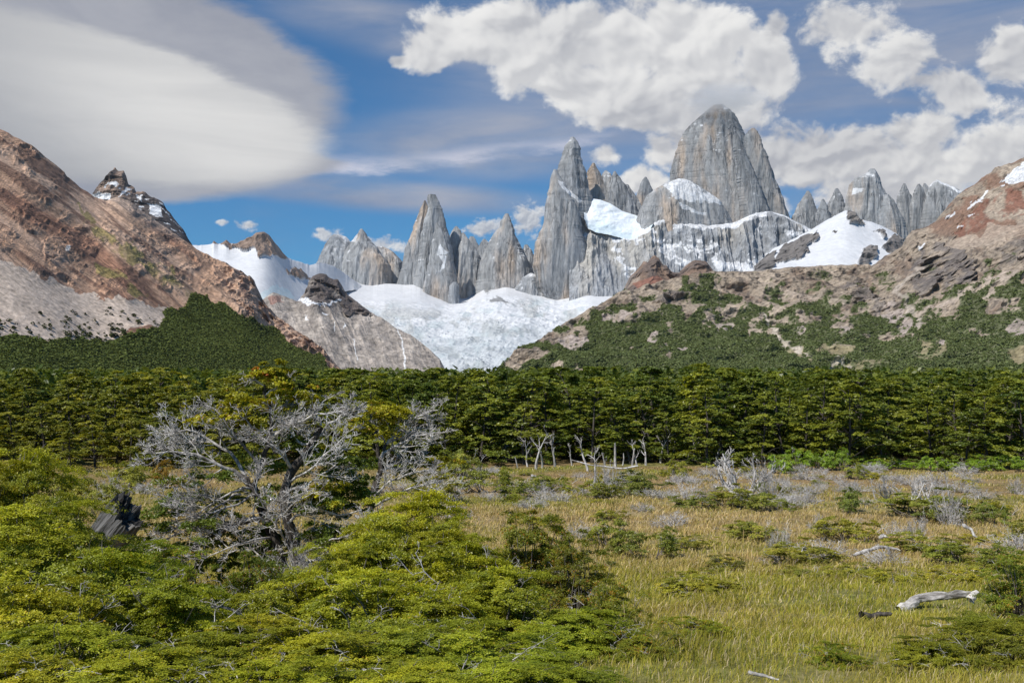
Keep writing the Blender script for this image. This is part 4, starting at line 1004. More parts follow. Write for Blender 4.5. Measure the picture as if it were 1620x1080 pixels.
# ------------------------------------------------------------------ the wood across the meadow
def proto_beech(seed):
    rng = np.random.default_rng(seed)
    H = 9.0; wood = []
    tr = wander((0, 0, -.3), (.06 * rng.normal(), .06 * rng.normal(), 1), H * .95, 9, rng, .07, .06)
    wood.append((tr, np.linspace(.17, .02, 9)))
    plates = []; W = 2.3 + 1.6 * rng.random()
    for i in range(54):
        u = rng.random() ** .85; zc = H * (.05 + .95 * u)
        rad = W * (1 - .80 * u ** 1.5) * (.8 + .5 * rng.random())
        rr = rad * (.35 + .65 * rng.random() ** .5); a = rng.uniform(0, 2 * np.pi)
        f = np.clip(zc / (H * .95), 0, 1) * 8; j = min(int(f), 7); ax = tr[j] + (tr[j + 1] - tr[j]) * (f - j)
        c = np.array([ax[0] + np.cos(a) * rr, ax[1] + np.sin(a) * rr, zc - .10 * rr])
        plates.append((c, (.62 + .75 * rng.random()) * (1 - .45 * u), (np.cos(a) * .9, np.sin(a) * .9, 0)))
        if i % 3 == 0:
            st = ax * np.array([1, 1, 0]) + np.array([0, 0, max(.3, zc - .45 * rr - .3)])
            mid = (st + c) / 2 + np.array([0, 0, .12 * rr]); wood.append((np.array([st, mid, c]), np.array([.045, .03, .008])))
    lv = sprays(plates, rng, .12, 165, (.06, .098, .016), (.31, .335, .042), None, thick=.08, twigs=10)
    return new_tree('beech', wood, 'trunk', M_BARK, lv, 'crown', k=6)


def build_forest():
    rng = np.random.default_rng(77)
    protos = [proto_beech(300 + i) for i in range(9)]
    G = 'beech trees forming the dense wood across the meadow'
    spots = []
    y = 99.0; row = 0
    while len(spots) < 285:
        n = int((y * 1.12 + 4) / 3.9)
        for i in range(n):
            x = -(y * .56 + 2) + (i + .5 + 1.1 * (rng.random() - .5)) * 3.9
            spots.append((x, y + rng.normal() * 1.1 + 3.0 * math.sin(x / 13.0 + 1) - 3.5 * (x < -22), row))
        y += 4.1; row += 1
    for k, (x, y, row) in enumerate(spots[:290]):
        px = 810 + x / y * F
        tops = np.interp(px, [-60, 0, 120, 240, 320, 430, 520, 600, 700, 820, 900, 1000, 1100, 1180, 1260, 1340, 1450, 1540, 1620, 1700], [594, 593, 590, 588, 588, 588, 586, 588, 590, 588, 585, 586, 583, 586, 588, 592, 588, 596, 594, 592])
        z0 = float(gz(x, y)); need = CAMZ + (620 - tops) / F * y - z0
        if px < 540: need *= np.interp(row, [0, 1, 2, 3, 4, 5], [.60, .72, .82, .92, 1, 1])
        elif row == 0: need *= .80 + .22 * rng.random()
        h = need * (.74 + .33 * rng.random()); s = h / 9.0
        v = rng.random(); cl = (.62 + .72 * v, .74 + .50 * v, .85 + .2 * rng.random())
        if px < 540: cl = (cl[0] * 1.18, cl[1] * 1.06, cl[2])
        lab = 'dense dark green beech in the wood on the far side of the meadow' if row < 2 else 'beech crown rising behind the front trees of the wood'
        plant('beech_tree', protos[int(rng.integers(9))], (x, y, z0), (s * (.95 + .45 * rng.random()), s * (.95 + .45 * rng.random()), s), rng.uniform(0, 6.28), lab, 'tree', G, cl)
    # deeper wood, beyond counting
    rng = np.random.default_rng(78); N = 2600
    y = rng.uniform(140, 420, N); x = rng.uniform(-1, 1, N) * (y * .62 + 10); z = gz(x, y)
    h = CAMZ + 34 / F * y - z; h = np.clip(h * (.82 + .25 * rng.random(N)), 6, 15)
    K = 46; c = np.stack([x, y, z], 1)[:, None].repeat(K, 1); u = rng.random((N, K)) ** .7; a = rng.uniform(0, 6.28, (N, K)); rr = 2.6 * (1 - .75 * u ** 1.6) * rng.random((N, K)) ** .5
    c[..., 0] += np.cos(a) * rr; c[..., 1] += np.sin(a) * rr; c[..., 2] += h[:, None] * (.25 + .75 * u)
    nm = rng.normal(size=(N, K, 3)) * .5; nm[..., 2] += 1; nm /= np.linalg.norm(nm, axis=-1, keepdims=True)
    V, Fq = quads(c.reshape(-1, 3), nm.reshape(-1, 3), .35 + .4 * rng.random(N * K), rng)
    cc = np.array([.055, .09, .016]) + np.array([.13, .12, .014]) * rng.random((N, 1)); cc = np.repeat(cc, K * 4, 0)
    tag(mk('deep_wood', V, Fq, M_LEAF, cc), 'deeper part of the beech wood seen only as crowns over the front trees', 'wood', None, 'stuff')


# ------------------------------------------------------------------ shrubs
_top = {}
def topz(me):
    if me.name not in _top:
        a = np.empty(len(me.vertices) * 3, np.float32); me.vertices.foreach_get('co', a); _top[me.name] = float(a[2::3].max())
    return _top[me.name]


def proto_shrub(seed, H=1.0, nplate=70, leaf=.021, per=210, ca=(.115, .155, .014), cb=(.52, .515, .032), tip=(.50, .33, .03), tipf=.018, pr=(.17, .31), shell=.55, dead=3, thick=.16, bare=0.0, lob=(.55, .35, .45)):
    """a bush of unit radius: crooked stems, layered leaf sprays with gaps, some dead grey twigs"""
    rng = np.random.default_rng(seed); wood, deadw, plates = [], [], []
    lobes = [(rng.uniform(-lob[0], lob[0]), rng.uniform(-lob[0], lob[0]), lob[1] + lob[2] * rng.random(), .68 + .40 * rng.random()) for _ in range(7)] + [(0, 0, .7, 1.0)]
    for i in range(nplate):
        lx, ly, lr, lh = lobes[rng.integers(len(lobes))]
        a = rng.uniform(0, 2 * np.pi); r = rng.random() ** .5; x, y = lx + np.cos(a) * r * lr, ly + np.sin(a) * r * lr
        zt = H * lh * math.sqrt(max(0, 1 - (r * .93) ** 2)); zc = zt * (1 - (1 - shell) * rng.random() ** 1.6)
        d = math.hypot(x, y) + 1e-6
        if rng.random() < bare: continue
        c = np.array([x, y, max(.06, zc)]); R_ = rng.uniform(*pr); plates.append((c, R_, (x / max(d, .5), y / max(d, .5), 0)))
        if i % 2 == 0:
            b = np.array([lx * .35 + .1 * rng.normal(), ly * .35 + .1 * rng.normal(), -.06]); m = b * .45 + c * .55 + np.array([0, 0, -.10 * H]) + .06 * rng.normal(size=3)
            m2 = m * .5 + c * .5 + .03 * rng.normal(size=3); wood.append((np.array([b, m, m2, c]), np.array([.022, .015, .010, .004])))
            ln = wander(c, (x, y, .3), .18, 4, rng, .3); wood.append((ln, np.linspace(.005, .002, 4)))
    for i in range(dead):
        a = rng.uniform(0, 2 * np.pi); r = .75 * rng.random() ** .5; p = np.array([np.cos(a) * r, np.sin(a) * r, .15 + .5 * H * (1 - r * r)])
        ln = wander(p, (np.cos(a), np.sin(a), .5 + .6 * rng.random()), .45, 5, rng, .28); deadw.append((ln, np.linspace(.009, .003, 5)))
        branch_out(deadw, ln, .008, 1, rng, 4, .9, .5, .03, .2, .0028, 2)
    lv = sprays(plates, rng, leaf, per, ca, cb, tip, tipf, thick)
    return new_tree('shrub', wood, 'stems', M_TWIG, lv, 'foliage', deadw, k=4)


def proto_deadbush(seed, H=.8, n=16, rad=.013, green=0):
    rng = np.random.default_rng(seed); wood = []
    for i in range(n):
        a = rng.uniform(0, 2 * np.pi); o = rng.random()
        ln = wander((.15 * np.cos(a), .15 * np.sin(a), -.05), (np.cos(a) * o * 1.6, np.sin(a) * o * 1.6, .35 + .6 * rng.random()), H * (.75 + .5 * rng.random()), 6, rng, .22, .02)
        wood.append((ln, np.linspace(rad * (.8 + .6 * rng.random()), rad * .3, 6))); branch_out(wood, ln, rad * .8, 1, rng, 6, .95, .45, .05, .15, rad * .3, 2)
    lv = None
    if green:
        plates = [((np.cos(a) * r, np.sin(a) * r, .12 + .25 * rng.random()), .3, (np.cos(a), np.sin(a), 0)) for a, r in zip(rng.uniform(0, 6.28, green), .8 * rng.random(green) ** .5)]
        lv = sprays(plates, rng, .03, 80, (.10, .13, .02), (.30, .30, .04), None, thick=.2)
    return new_tree('deadbush', wood, 'twigs', M_DEAD, lv, 'foliage', k=4)


def proto_snag(seed, H=3.2, lean=.1, rad=.085, dens=4, lev=2, broken=False):
    rng = np.random.default_rng(seed); wood = []
    tr = wander((0, 0, -.15), (lean * rng.normal(), lean * rng.normal(), 1), H, 8, rng, .10, .05)
    wood.append((tr, np.linspace(rad, rad * (.55 if broken else .12), 8)))
    if not broken: branch_out(wood, tr, rad, 1, rng, dens, .8, .42, .10, .0, rad * .13, lev, .3, .2)
    else: wood.append((np.array([tr[-1], tr[-1] + np.array([.02, 0, .18])]), np.array([rad * .4, .004])))
    return new_tree('snag', wood, 'trunk', M_DEAD, None, k=5)


def shrub_at(protos, px, top, Y, wpx, label, group, color=(1, 1, 1), name='beech_shrub', rng=random, hmin=.25):
    p = gat(px, Y); zt = CAMZ + (620 - top) / F * Y; h = max(hmin, zt - p[2]); w = wpx / 2 / F * Y
    if isinstance(protos, tuple):                 # (candidates, index): wide bushes or tall ones, whichever fits
        P_, i = protos; hz = [topz(q[1][1]) for q in P_]
        fit = [q for q, z in zip(P_, hz) if (z > 1.5) == (h / w > 1.45)] or P_
        protos = fit[i % len(fit)]
    if name == 'dead_bush': h = min(h, 1.0 * w)
    h = h / topz(protos[-1][1])
    return plant(name, protos, (p[0], p[1], p[2] - .04), (w * 1.0, w * .95, h), rng.uniform(0, 6.28), label, 'shrub', group, color)


def build_shrubs():
    rg = random.Random(4)
    lime = [proto_shrub(400 + i, 1.0, 98, .0135, 800, shell=.42, thick=.085, dead=7) for i in range(4)] + [proto_shrub(410 + i, 2.1, 250, .0135, 620, shell=.4, thick=.11) for i in range(2)]
    olive = [proto_shrub(420 + i, hh, nn, .015, 420, (.09, .125, .015), (.36, .35, .03), (.5, .18, .03), .08, (.14, .25), .35, 4, bare=.1) for i, hh, nn in ((0, 1.0, 95), (1, 1.0, 95), (2, 1.9, 170), (3, 1.9, 170))]
    low = [proto_shrub(440 + i, 1.0, 62, .026, 210, (.15, .18, .03), (.52, .48, .07), (.4, .28, .08), .04, (.14, .30), .35, 5, lob=(.85, .16, .30), bare=.15) for i in range(4)]
    gr = [proto_deadbush(460 + i, .8, 34, .017, 8 * (i % 2)) for i in range(4)]
    GA = 'yellow-green beech shrubs filling the foreground'; GB = 'low olive shrubs dotted over the meadow'; GC = 'bleached twiggy bushes in the meadow'
    L = lime; O = olive
    # (kind, px, top py, distance, width px, colour, label)
    big = [
        (L, 22, 700, 15.0, 230, (1.1, 1.04, 1), 'tall rounded yellow-green shrub at the edge beside the leaning stump'),
        (L, 40, 785, 12.6, 300, (1.05, 1.02, 1), 'broad yellow-green shrub under the tall rounded one, left of the stump'),
        (L, 150, 858, 11.2, 300, (1, 1, 1), 'spreading lime shrub directly below the leaning stump'),
        (L, 30, 905, 9.4, 320, (1.02, .98, 1), 'orange-tinged shrub low in the corner under the tall rounded shrub'),
        (L, 600, 800, 17.2, 150, (1.08, 1.05, 1), 'lime shrub just left of the bright layered one, under pale branches'),
        (L, 715, 812, 16.0, 150, (1.05, 1.05, 1), 'lime shrub behind the lime shoulder shrub'),
        (O, 400, 862, 17.0, 170, (.8, .9, 1), 'dark green shrub hiding the foot of the dead tree'),
        (L, 330, 915, 12.0, 170, (.95, 1, 1), 'yellow-green shrub above the pale clawed branches'),
        (O, 262, 838, 16.5, 170, (.9, 1.1, .9), 'dark green shrub between the stump and the dead tree'),
        (L, 255, 905, 10.6, 260, (.95, 1.02, 1), 'lime shrub in front of the dark shrub left of the dead tree'),
        (L, 120, 975, 8.2, 330, (.95, .97, 1), 'low yellow-green shrub along the bottom edge below the stump'),
        (L, 330, 985, 8.9, 240, (.93, .97, 1), 'greener shrub in front of the fallen pale branches'),
        (L, 650, 768, 16.5, 245, (1.12, 1.1, 1), 'bright lime layered shrub right of the dead tree trunk'),
        (L, 612, 830, 14.6, 250, (1.1, 1.08, 1), 'lime shrub filling the foot of the bright layered one'),
        (O, 845, 780, 15.8, 200, (1, 1, 1), 'open olive shrub with rusty leaf tips and bare stems showing'),
        (O, 915, 830, 14.6, 150, (1, .98, 1), 'rust-tipped olive shrub at the meadow edge right of the open one'),
        (O, 955, 905, 13.0, 130, (.95, 1, 1), 'dark olive shrub ending the thicket toward the grass'),
        (L, 480, 893, 11.8, 270, (1.03, 1.0, 1), 'yellow shrub with orange tips in front of the dead tree trunk'),
        (L, 430, 962, 9.6, 250, (1.03, .98, 1), 'orange-tipped low shrub below the one in front of the trunk'),
        (L, 720, 850, 13.0, 290, (1.05, 1.05, 1), 'wide lime shrub in front of the open olive shrub'),
        (L, 600, 900, 11.0, 330, (1, 1, 1), 'wide yellow-green shrub in the middle of the thicket'),
        (L, 800, 888, 11.4, 280, (1, 1, 1), 'yellow-green shrub with grey twigs showing through its side'),
        (L, 900, 955, 10.6, 240, (.92, .95, 1), 'sparse yellow-green shrub on the right flank of the thicket'),
        (L, 540, 985, 8.8, 330, (1.03, 1.0, 1), 'low golden shrub along the bottom edge under the thicket'),
        (L, 730, 975, 9.2, 330, (1, 1, 1), 'low lime shrub along the bottom edge right of the golden one'),
        (L, 880, 1025, 8.6, 260, (.9, .96, 1), 'green shrub at the bottom edge where the thicket meets grass'),
        (L, 200, 1020, 7.6, 330, (.98, .96, 1), 'lowest yellow shrub at the bottom edge below the pale clawed branches'),
        (L, 20, 1010, 7.4, 300, (1.0, .95, 1), 'brownish-yellow shrub in the lower corner'),
        (L, 430, 1035, 7.6, 280, (1, 1, 1), 'low lime shrub at the bottom edge beside green grass'),
        (L, 640, 1040, 7.6, 340, (1.02, 1, 1), 'lowest golden shrub at the middle of the bottom edge'),
        (L, 790, 1040, 7.8, 300, (.95, 1, 1), 'low yellow-green shrub at the bottom edge under the grey twigs'),
        (L, 540, 850, 14.2, 150, (1.05, 1.0, 1), 'small lime shrub between the dead trunk and the bright layered shrub'),
        (L, 690, 830, 15.2, 170, (1.08, 1.06, 1), 'lime shoulder shrub on the right of the bright layered one'),
        (L, 210, 850, 13.4, 180, (.95, 1.0, 1), 'yellow-green shrub just right of the stump foot'),
        (L, 90, 770, 14.0, 170, (.9, .9, 1), 'yellow-green shrub between the tall rounded shrub and the stump'),
        (O, 985, 985, 10.4, 150, (1.1, 1.1, 1), 'ragged small-leaved shrub in grass below the thicket end'),
        (O, 1618, 850, 15.0, 150, (.95, 1.05, 1), 'upright orange-tinged shrub at the edge behind the white log'),
        (L, 1560, 962, 12.4, 230, (.70, .70, .9), 'dark green shrub in front of the white log'),
        (L, 1600, 972, 10.4, 260, (.62, .63, .9), 'darkest green shrub in the corner below the white log'),
        (L, 1480, 1000, 9.8, 170, (.78, .78, .9), 'small dark green shrub left of the corner shrub'),
        (L, 55, 735, 14.4, 210, (1.08, 1.02, 1), 'full yellow-green shrub leaning against the tall rounded one'),
        (L, -10, 715, 14.0, 200, (1.05, 1.0, 1), 'tall yellow shrub cut by the edge, outside the tall rounded one'),
        (O, 1300, 1002, 10.2, 120, (1.15, 1.25, 1), 'small airy young shrub standing alone in foreground grass'),
        (O, 1110, 985, 11.6, 120, (1.2, 1.3, 1), 'small pale green shrub in grass right of the thicket'),
    ]
    for i, (ps, px, top, Y, w, c, lab) in enumerate(big):
        v = rg.uniform(.84, 1.06); shrub_at((ps, i), px, top, Y, w, lab, GA, (c[0] * v, c[1] * (.5 + .5 * v), c[2]), 'beech_shrub', rg)
    # meadow shrubs that can be told apart
    mid = [
        (low, 1255, 856, 30, 170, (1, 1, 1), 'wide olive shrub nearest the pale fallen branch'), (low, 1270, 888, 25.5, 95, (.9, .95, 1), 'round low shrub in front of the wide olive one'),
        (low, 1140, 868, 29, 70, (.62, .62, .8), 'small brownish cushion shrub alone in olive grass'), (low, 1020, 826, 33, 110, (.75, .85, 1), 'dark olive shrub just right of the thicket'),
        (low, 960, 812, 36, 90, (.8, .9, 1), 'small olive shrub behind the rust-tipped thicket shrub'), (low, 1350, 810, 39, 120, (1.05, 1.05, 1), 'green shrub behind the pale fallen branch'),
        (low, 1455, 835, 34, 150, (.95, 1, 1), 'broad green shrub right of the pale fallen branch'), (low, 1530, 850, 30, 140, (.85, .95, 1), 'olive shrub between fallen branch and corner shrubs'),
        (low, 1610, 815, 36, 90, (1, 1, 1), 'olive shrub at the meadow edge above the orange-tinged shrub'), (low, 1190, 815, 40, 110, (.9, .95, 1), 'olive shrub in the middle of the tan grass'),
        (low, 1080, 840, 36, 90, (.9, .9, 1), 'dull olive shrub beside the thicket in tan grass'), (low, 1340, 768, 52, 60, (.6, .75, .9), 'dark rounded shrub left of the row of small dead trees'),
        (low, 1150, 765, 56, 100, (.95, 1, 1), 'yellow-green layered shrub under the pale antler-like dead tree'), (low, 1220, 772, 54, 90, (.8, .9, 1), 'green shrub right of the yellow-green layered one'),
        (low, 1100, 775, 55, 80, (.7, .8, 1), 'dark shrub left of the yellow-green layered one'), (low, 1000, 742, 66, 110, (.65, .75, 1), 'dark heathy shrub below the white snags'),
        (low, 940, 757, 62, 90, (.8, .85, 1), 'mid green shrub left of the heathy one'), (low, 880, 745, 68, 90, (.85, .95, 1), 'green shrub under the tallest white snags'),
        (low, 820, 752, 62, 80, (.8, .9, 1), 'green shrub behind the thicket near the snags'), (low, 770, 735, 68, 90, (.9, 1, 1), 'yellowish shrub behind the second dead tree'),
        (low, 705, 742, 58, 100, (1, 1, 1), 'olive shrub right under the second dead tree'), (low, 740, 705, 84, 80, (.85, .95, 1), 'green shrub before the wood by the pale forked snag'),
        (low, 1352, 724, 82, 44, (.9, 1, 1), 'round bright shrub standing before the dark wood'), (low, 1070, 722, 80, 40, (1.1, 1.15, 1), 'small bright shrub between white snags'),
        (low, 1450, 775, 50, 200, (.75, .85, 1), 'dark undergrowth shrub under the row of small dead trees'), (low, 1575, 788, 47, 70, (.7, .85, 1), 'flat dark green shrub right of the small dead trees'),
        (low, 130, 735, 60, 90, (1, 1, 1), 'low olive shrub in tan grass behind the tall rounded shrub'), (low, 205, 728, 72, 80, (1, 1.05, 1), 'low shrub at the shaded foot of the wood'),
        (low, 265, 720, 74, 40, (1.1, .75, .7), 'small russet cushion shrub before the wood'), (low, 170, 752, 52, 70, (.9, .95, 1), 'grey-green shrub in the tan grass above the stump'),
    ]
    for i, (ps, px, top, Y, w, c, lab) in enumerate(mid):
        shrub_at(ps[i % len(ps)], px, top, Y, w, lab, GB, c, 'meadow_shrub', rg)
    for i in range(48):
        Y = math.exp(rg.uniform(math.log(19), math.log(88))); px = rg.uniform(1000, 1640) if Y < 40 else rg.uniform(90, 1640)
        p = gat(px, Y); w = rg.uniform(.25, .75) * (1 + Y / 90); h = w * rg.uniform(.35, .65)
        v = rg.random()
        plant('meadow_shrub', low[i % 4], (p[0], p[1], p[2] - .04), (w, w, h), rg.uniform(0, 6.28), 'small low cushion shrub half sunk in the meadow grass', 'shrub', 'small cushion shrubs in the meadow', (.9 + .4 * v, .95 + .3 * v, .9))
    # bleached bushes
    dead = [(1090, 748, 60, 80, 'grey brushy bush left of the antler-like dead tree'), (1215, 742, 60, 70, 'pale brushy bush right of the antler-like dead tree'), (910, 780, 40, 70, 'pale spiky bush just behind the thicket'),
            (1290, 800, 42, 40, 'little twisted pale bush in the tan grass'), (1410, 808, 41, 60, 'grey dome of twigs above the pale fallen branch'), (1445, 818, 40, 45, 'smaller grey twig dome right of the other'),
            (1280, 760, 57, 60, 'grey bush left of the dark rounded shrub'), (1605, 742, 66, 34, 'grey bush by the wood at the edge'), (840, 735, 70, 50, 'grey bush among the snag shrubs'), (960, 745, 66, 60, 'pale tangle under the white snags'),
            (720, 752, 50, 80, 'grey tangle between the two dead trees and the wood'), (1500, 785, 47, 70, 'grey bush at the right end of the small dead trees'), (1250, 758, 60, 50, 'small grey bush right of the pale brushy one'), (480, 855, 22.6, 110, 'grey twig tangle in front of the right trunk foot of the gnarled tree'), (425, 862, 22.4, 90, 'grey twig tangle in front of the left trunk foot of the gnarled tree'),
            (180, 745, 56, 60, 'grey twiggy bush in tan grass over the stump'), (1490, 838, 33, 60, 'grey twiggy bush right of the fallen branch'), (1230, 830, 35, 50, 'grey twigs over the wide olive shrub'), (690, 725, 60, 110, 'broad grey tangle below the second dead tree crown')]
    for i, (px, top, Y, w, lab) in enumerate(dead):
        shrub_at(gr[i % 4], px, top, Y, w, lab, GC, (1, 1, 1), 'dead_bush', rg)
    for i in range(96):
        Y = math.exp(rg.uniform(math.log(30), math.log(86))) if i < 20 else rg.uniform(54, 93); px = rg.uniform(90, 1640) if i < 20 else rg.uniform(640, 1300) if i < 70 else rg.uniform(1240, 1560); p = gat(px, Y); s = rg.uniform(.35, .8) * (1 + Y / 100)
        plant('dead_bush', gr[i % 4], p, (s * 1.2, s * 1.2, s * .75), rg.uniform(0, 6.28), 'small bleached twiggy bush low in the meadow', 'shrub', 'small bleached bushes in the meadow')
    # bright understorey at the foot of the wood on the right
    for i, px in enumerate((1232, 1262, 1290, 1322, 1386, 1418, 1446, 1475, 1503, 1530, 1560, 1590, 1618)):
        shrub_at(low[i % 4], px, 704 + rg.uniform(0, 12) + (10 if px > 1350 else 0), 93 + rg.uniform(-3, 2), 52, 'fresh green sapling bush along the foot of the wood', 'sapling bushes lining the foot of the wood', (.85, 1.25, .9), 'sapling_bush', rg)


# ------------------------------------------------------------------ dead trees by the wood
def build_snags():
    rg = random.Random(9)
    A = [proto_snag(500 + i, 3.4, .10, .15, 6, 2) for i in range(5)]; B = [proto_snag(520 + i, 2.4, .06, .16, 0, 0, True) for i in range(3)]
    def fork(seed):
        rng = np.random.default_rng(seed); wood = []
        for i in range(6):
            a = rng.uniform(0, 6.28); ln = wander((.1 * np.cos(a), .1 * np.sin(a), -.1), (.9 * np.cos(a), .9 * np.sin(a), 1.1), 2.2 * (.7 + .5 * rng.random()), 7, rng, .16, .06)
            wood.append((ln, np.linspace(.095, .03, 7))); branch_out(wood, ln, .075, 1, rng, 8, .8, .42, .12, .0, .017, 2)
        return new_tree('fork', wood, 'trunk', M_DEAD, None)
    Fk = [fork(540 + i) for i in range(4)]
    G = 'bleached dead trees along the edge of the wood'
    lst = [(Fk[0], 745, 720, 675, 'pale forked dead tree spreading like a fan before the wood'), (A[0], 848, 742, 672, 'tall white snag with a hooked top, left of a forked one'), (A[1], 878, 738, 680, 'white forked snag right of the hooked one'),
           (A[2], 930, 745, 688, 'thin white snag with upright side twigs'), (B[0], 858, 740, 712, 'short broken white trunk between the tall snags'), (A[3], 940, 770, 705, 'dark-stemmed leaning snag standing in front of the others'),
           (B[1], 974, 738, 700, 'straight broken white trunk without branches'), (B[2], 958, 738, 715, 'shorter stub left of the straight white trunk'), (A[4], 1008, 738, 695, 'leaning white snag right of the straight trunk'), (A[0], 1022, 736, 684, 'slender tall white snag furthest right of its cluster'),
           (B[2], 820, 742, 722, 'small broken stub among grey shrubs'), (A[2], 1060, 730, 690, 'thin snag partly green at its foot before the dark wood'), (A[3], 1100, 728, 684, 'thin grey snag leaning against the dark wood'), (B[0], 1135, 735, 700, 'bent broken snag before the dark gap in the wood'),
           (Fk[1], 1180, 790, 706, 'antler-like pale dead tree with many upright tines'), (Fk[2], 1150, 775, 735, 'shorter pale dead tree left of the antler-like one'),
           (Fk[3], 1405, 792, 743, 'small dead tree on a dark stem, left one of the row'), (Fk[0], 1440, 795, 748, 'small dead tree with round grey crown in the row'), (Fk[1], 1470, 796, 752, 'small dead tree with tangled grey crown in the row'), (A[1], 1502, 790, 742, 'dark leaning small dead tree ending the row'), (A[4], 1385, 790, 755, 'short dead stem beginning the row'),
           (A[3], 835, 738, 690, 'white snag left of the hooked one, half hidden by shrubs'), (Fk[3], 800, 728, 690, 'low fan-shaped dead tree right of the pale forked one'), (A[4], 905, 736, 700, 'slim white snag between the two tall groups'), (B[0], 1000, 738, 708, 'short white trunk beside the leaning snag'), (A[0], 1045, 732, 672, 'white dead top rising through green branches at the wood edge'),
           (B[1], 985, 736, 716, 'very short white stub beside the straight trunk'), (Fk[2], 1210, 782, 738, 'small pale dead tree right of the antler-like one'), (A[2], 1085, 735, 715, 'low bent white snag in brown heath'),
           (A[1], 760, 775, 735, 'thin forked white twig tree among yellow shrubs'), (B[1], 120, 724, 690, 'leaning pale dead trunk in the shaded edge of the wood')]
    for i, (ps, px, base, top, lab) in enumerate(lst):
        p = gpt(px, base); h = (base - top) / F * p[1]; s0 = {0: 3.4}.get(0); z = topz(ps[0][1])
        s = h / z; w = s * (1.0 if i < 14 else 1.0)
        plant('dead_tree', ps, p, (w, w, s), rg.uniform(0, 6.28), lab, 'dead tree', G)
    # fallen pale trunks near the wood
    ground_at = gpt
    def fallen(pts, rad, label, name='fallen_branch', mat=M_DEAD, group=None, sub=None, k=8, lift=7):
        Yc = float(ground_at(pts[0][0], max(p[1] for p in pts) + lift)[1])
        gpt = lambda px, py: P(px, py, Yc) + np.array([0, 0, 0])
        q = np.array([list(gpt(px, py)) for px, py, up in pts]); q[:, 1] += [1.2 * u for _, _, u in pts]
        o0 = q.mean(0); n = 40 if k > 12 else 16; t = np.linspace(0, 1, n); tt = np.linspace(0, 1, len(q)); cur = np.stack([np.interp(t, tt, q[:, i]) for i in range(3)], 1)
        rng = np.random.default_rng(int(pts[0][0])); cur += rad * np.stack([.4 * fbm(t * 5, 0 * t + j * 3, 0 * t, 3, int(pts[0][0])) for j in range(3)], 1)
        polys = [(cur - o0, np.interp(t, [0, .08, .5, .95, 1], [rad * .55, rad, rad * .8, rad * .45, .01]) * (1 + .22 * fbm(t * 9, 0 * t + 5, 0 * t, 3, 31)))]
        for sp in (sub or []):
            s_ = np.array([list(gpt(px, py)) for px, py, up in sp]); s_[:, 1] -= [.6 * u for _, _, u in sp]
            polys.append((np.array([np.stack([np.interp(x, np.linspace(0, 1, len(s_)), s_[:, i]) for i in range(3)]) for x in np.linspace(0, 1, 6)]) - o0, np.linspace(rad * .7, rad * .25, 6)))
        V, Fq = tubes(polys, k); sc_ = rad * .35
        V = V + sc_ * np.stack([fbm(V[:, 0] * 3 + j * 9, V[:, 1] * 9, V[:, 2] * 9, 4, 820 + j) for j in range(3)], 1)
        ob = mk(name, V, Fq, mat, None, k < 12); ob.location = o0
        return tag(ob, label, 'fallen branch' if name == 'fallen_branch' else 'log', group)
    fallen([(1352, 880, .02), (1372, 872, .10), (1392, 866, .22), (1410, 868, .26), (1426, 872, .12)], .075, 'pale arched fallen branch propped on one short leg in the grass', sub=[[(1402, 864, .20), (1412, 884, .0)]])
    fallen([(1528, 832, .22), (1540, 838, .14), (1546, 852, .02)], .07, 'short pale bent branch sticking out of tan grass')
    fallen([(1392, 850, .05), (1400, 848, .12), (1408, 852, .08)], .09, 'small white wood chunk just above the arched fallen branch')
    fallen([(1010, 737, .05), (985, 741, .05), (960, 738, .15), (935, 736, .2), (905, 728, .5)], .09, 'long pale fallen trunk lying under the white snags')
    fallen([(840, 752, .2), (850, 757, .3), (862, 768, .05)], .12, 'bent pale fallen trunk among the snag shrubs')
    fallen([(1426, 966, .0), (1438, 960, .10), (1462, 950, .2), (1500, 946, .24), (1530, 945, .24), (1572, 948, .18)], .10, 'bleached white log lying across grass before the dark green shrub', 'log', M_LOG, k=22, lift=1, sub=[[(1530, 945, .24), (1541, 933, .2)]])
    fallen([(1360, 972, .06), (1380, 974, .07), (1400, 973, .07), (1416, 972, .04)], .055, 'small dark rotten log left of the white log', 'log', M_BARK, k=9, sub=[[(1362, 972, .05), (1358, 965, .16)]])
    fallen([(1185, 1064, .05), (1210, 1072, .08), (1235, 1078, .03)], .02, 'thin pale stick lying in the foreground grass')


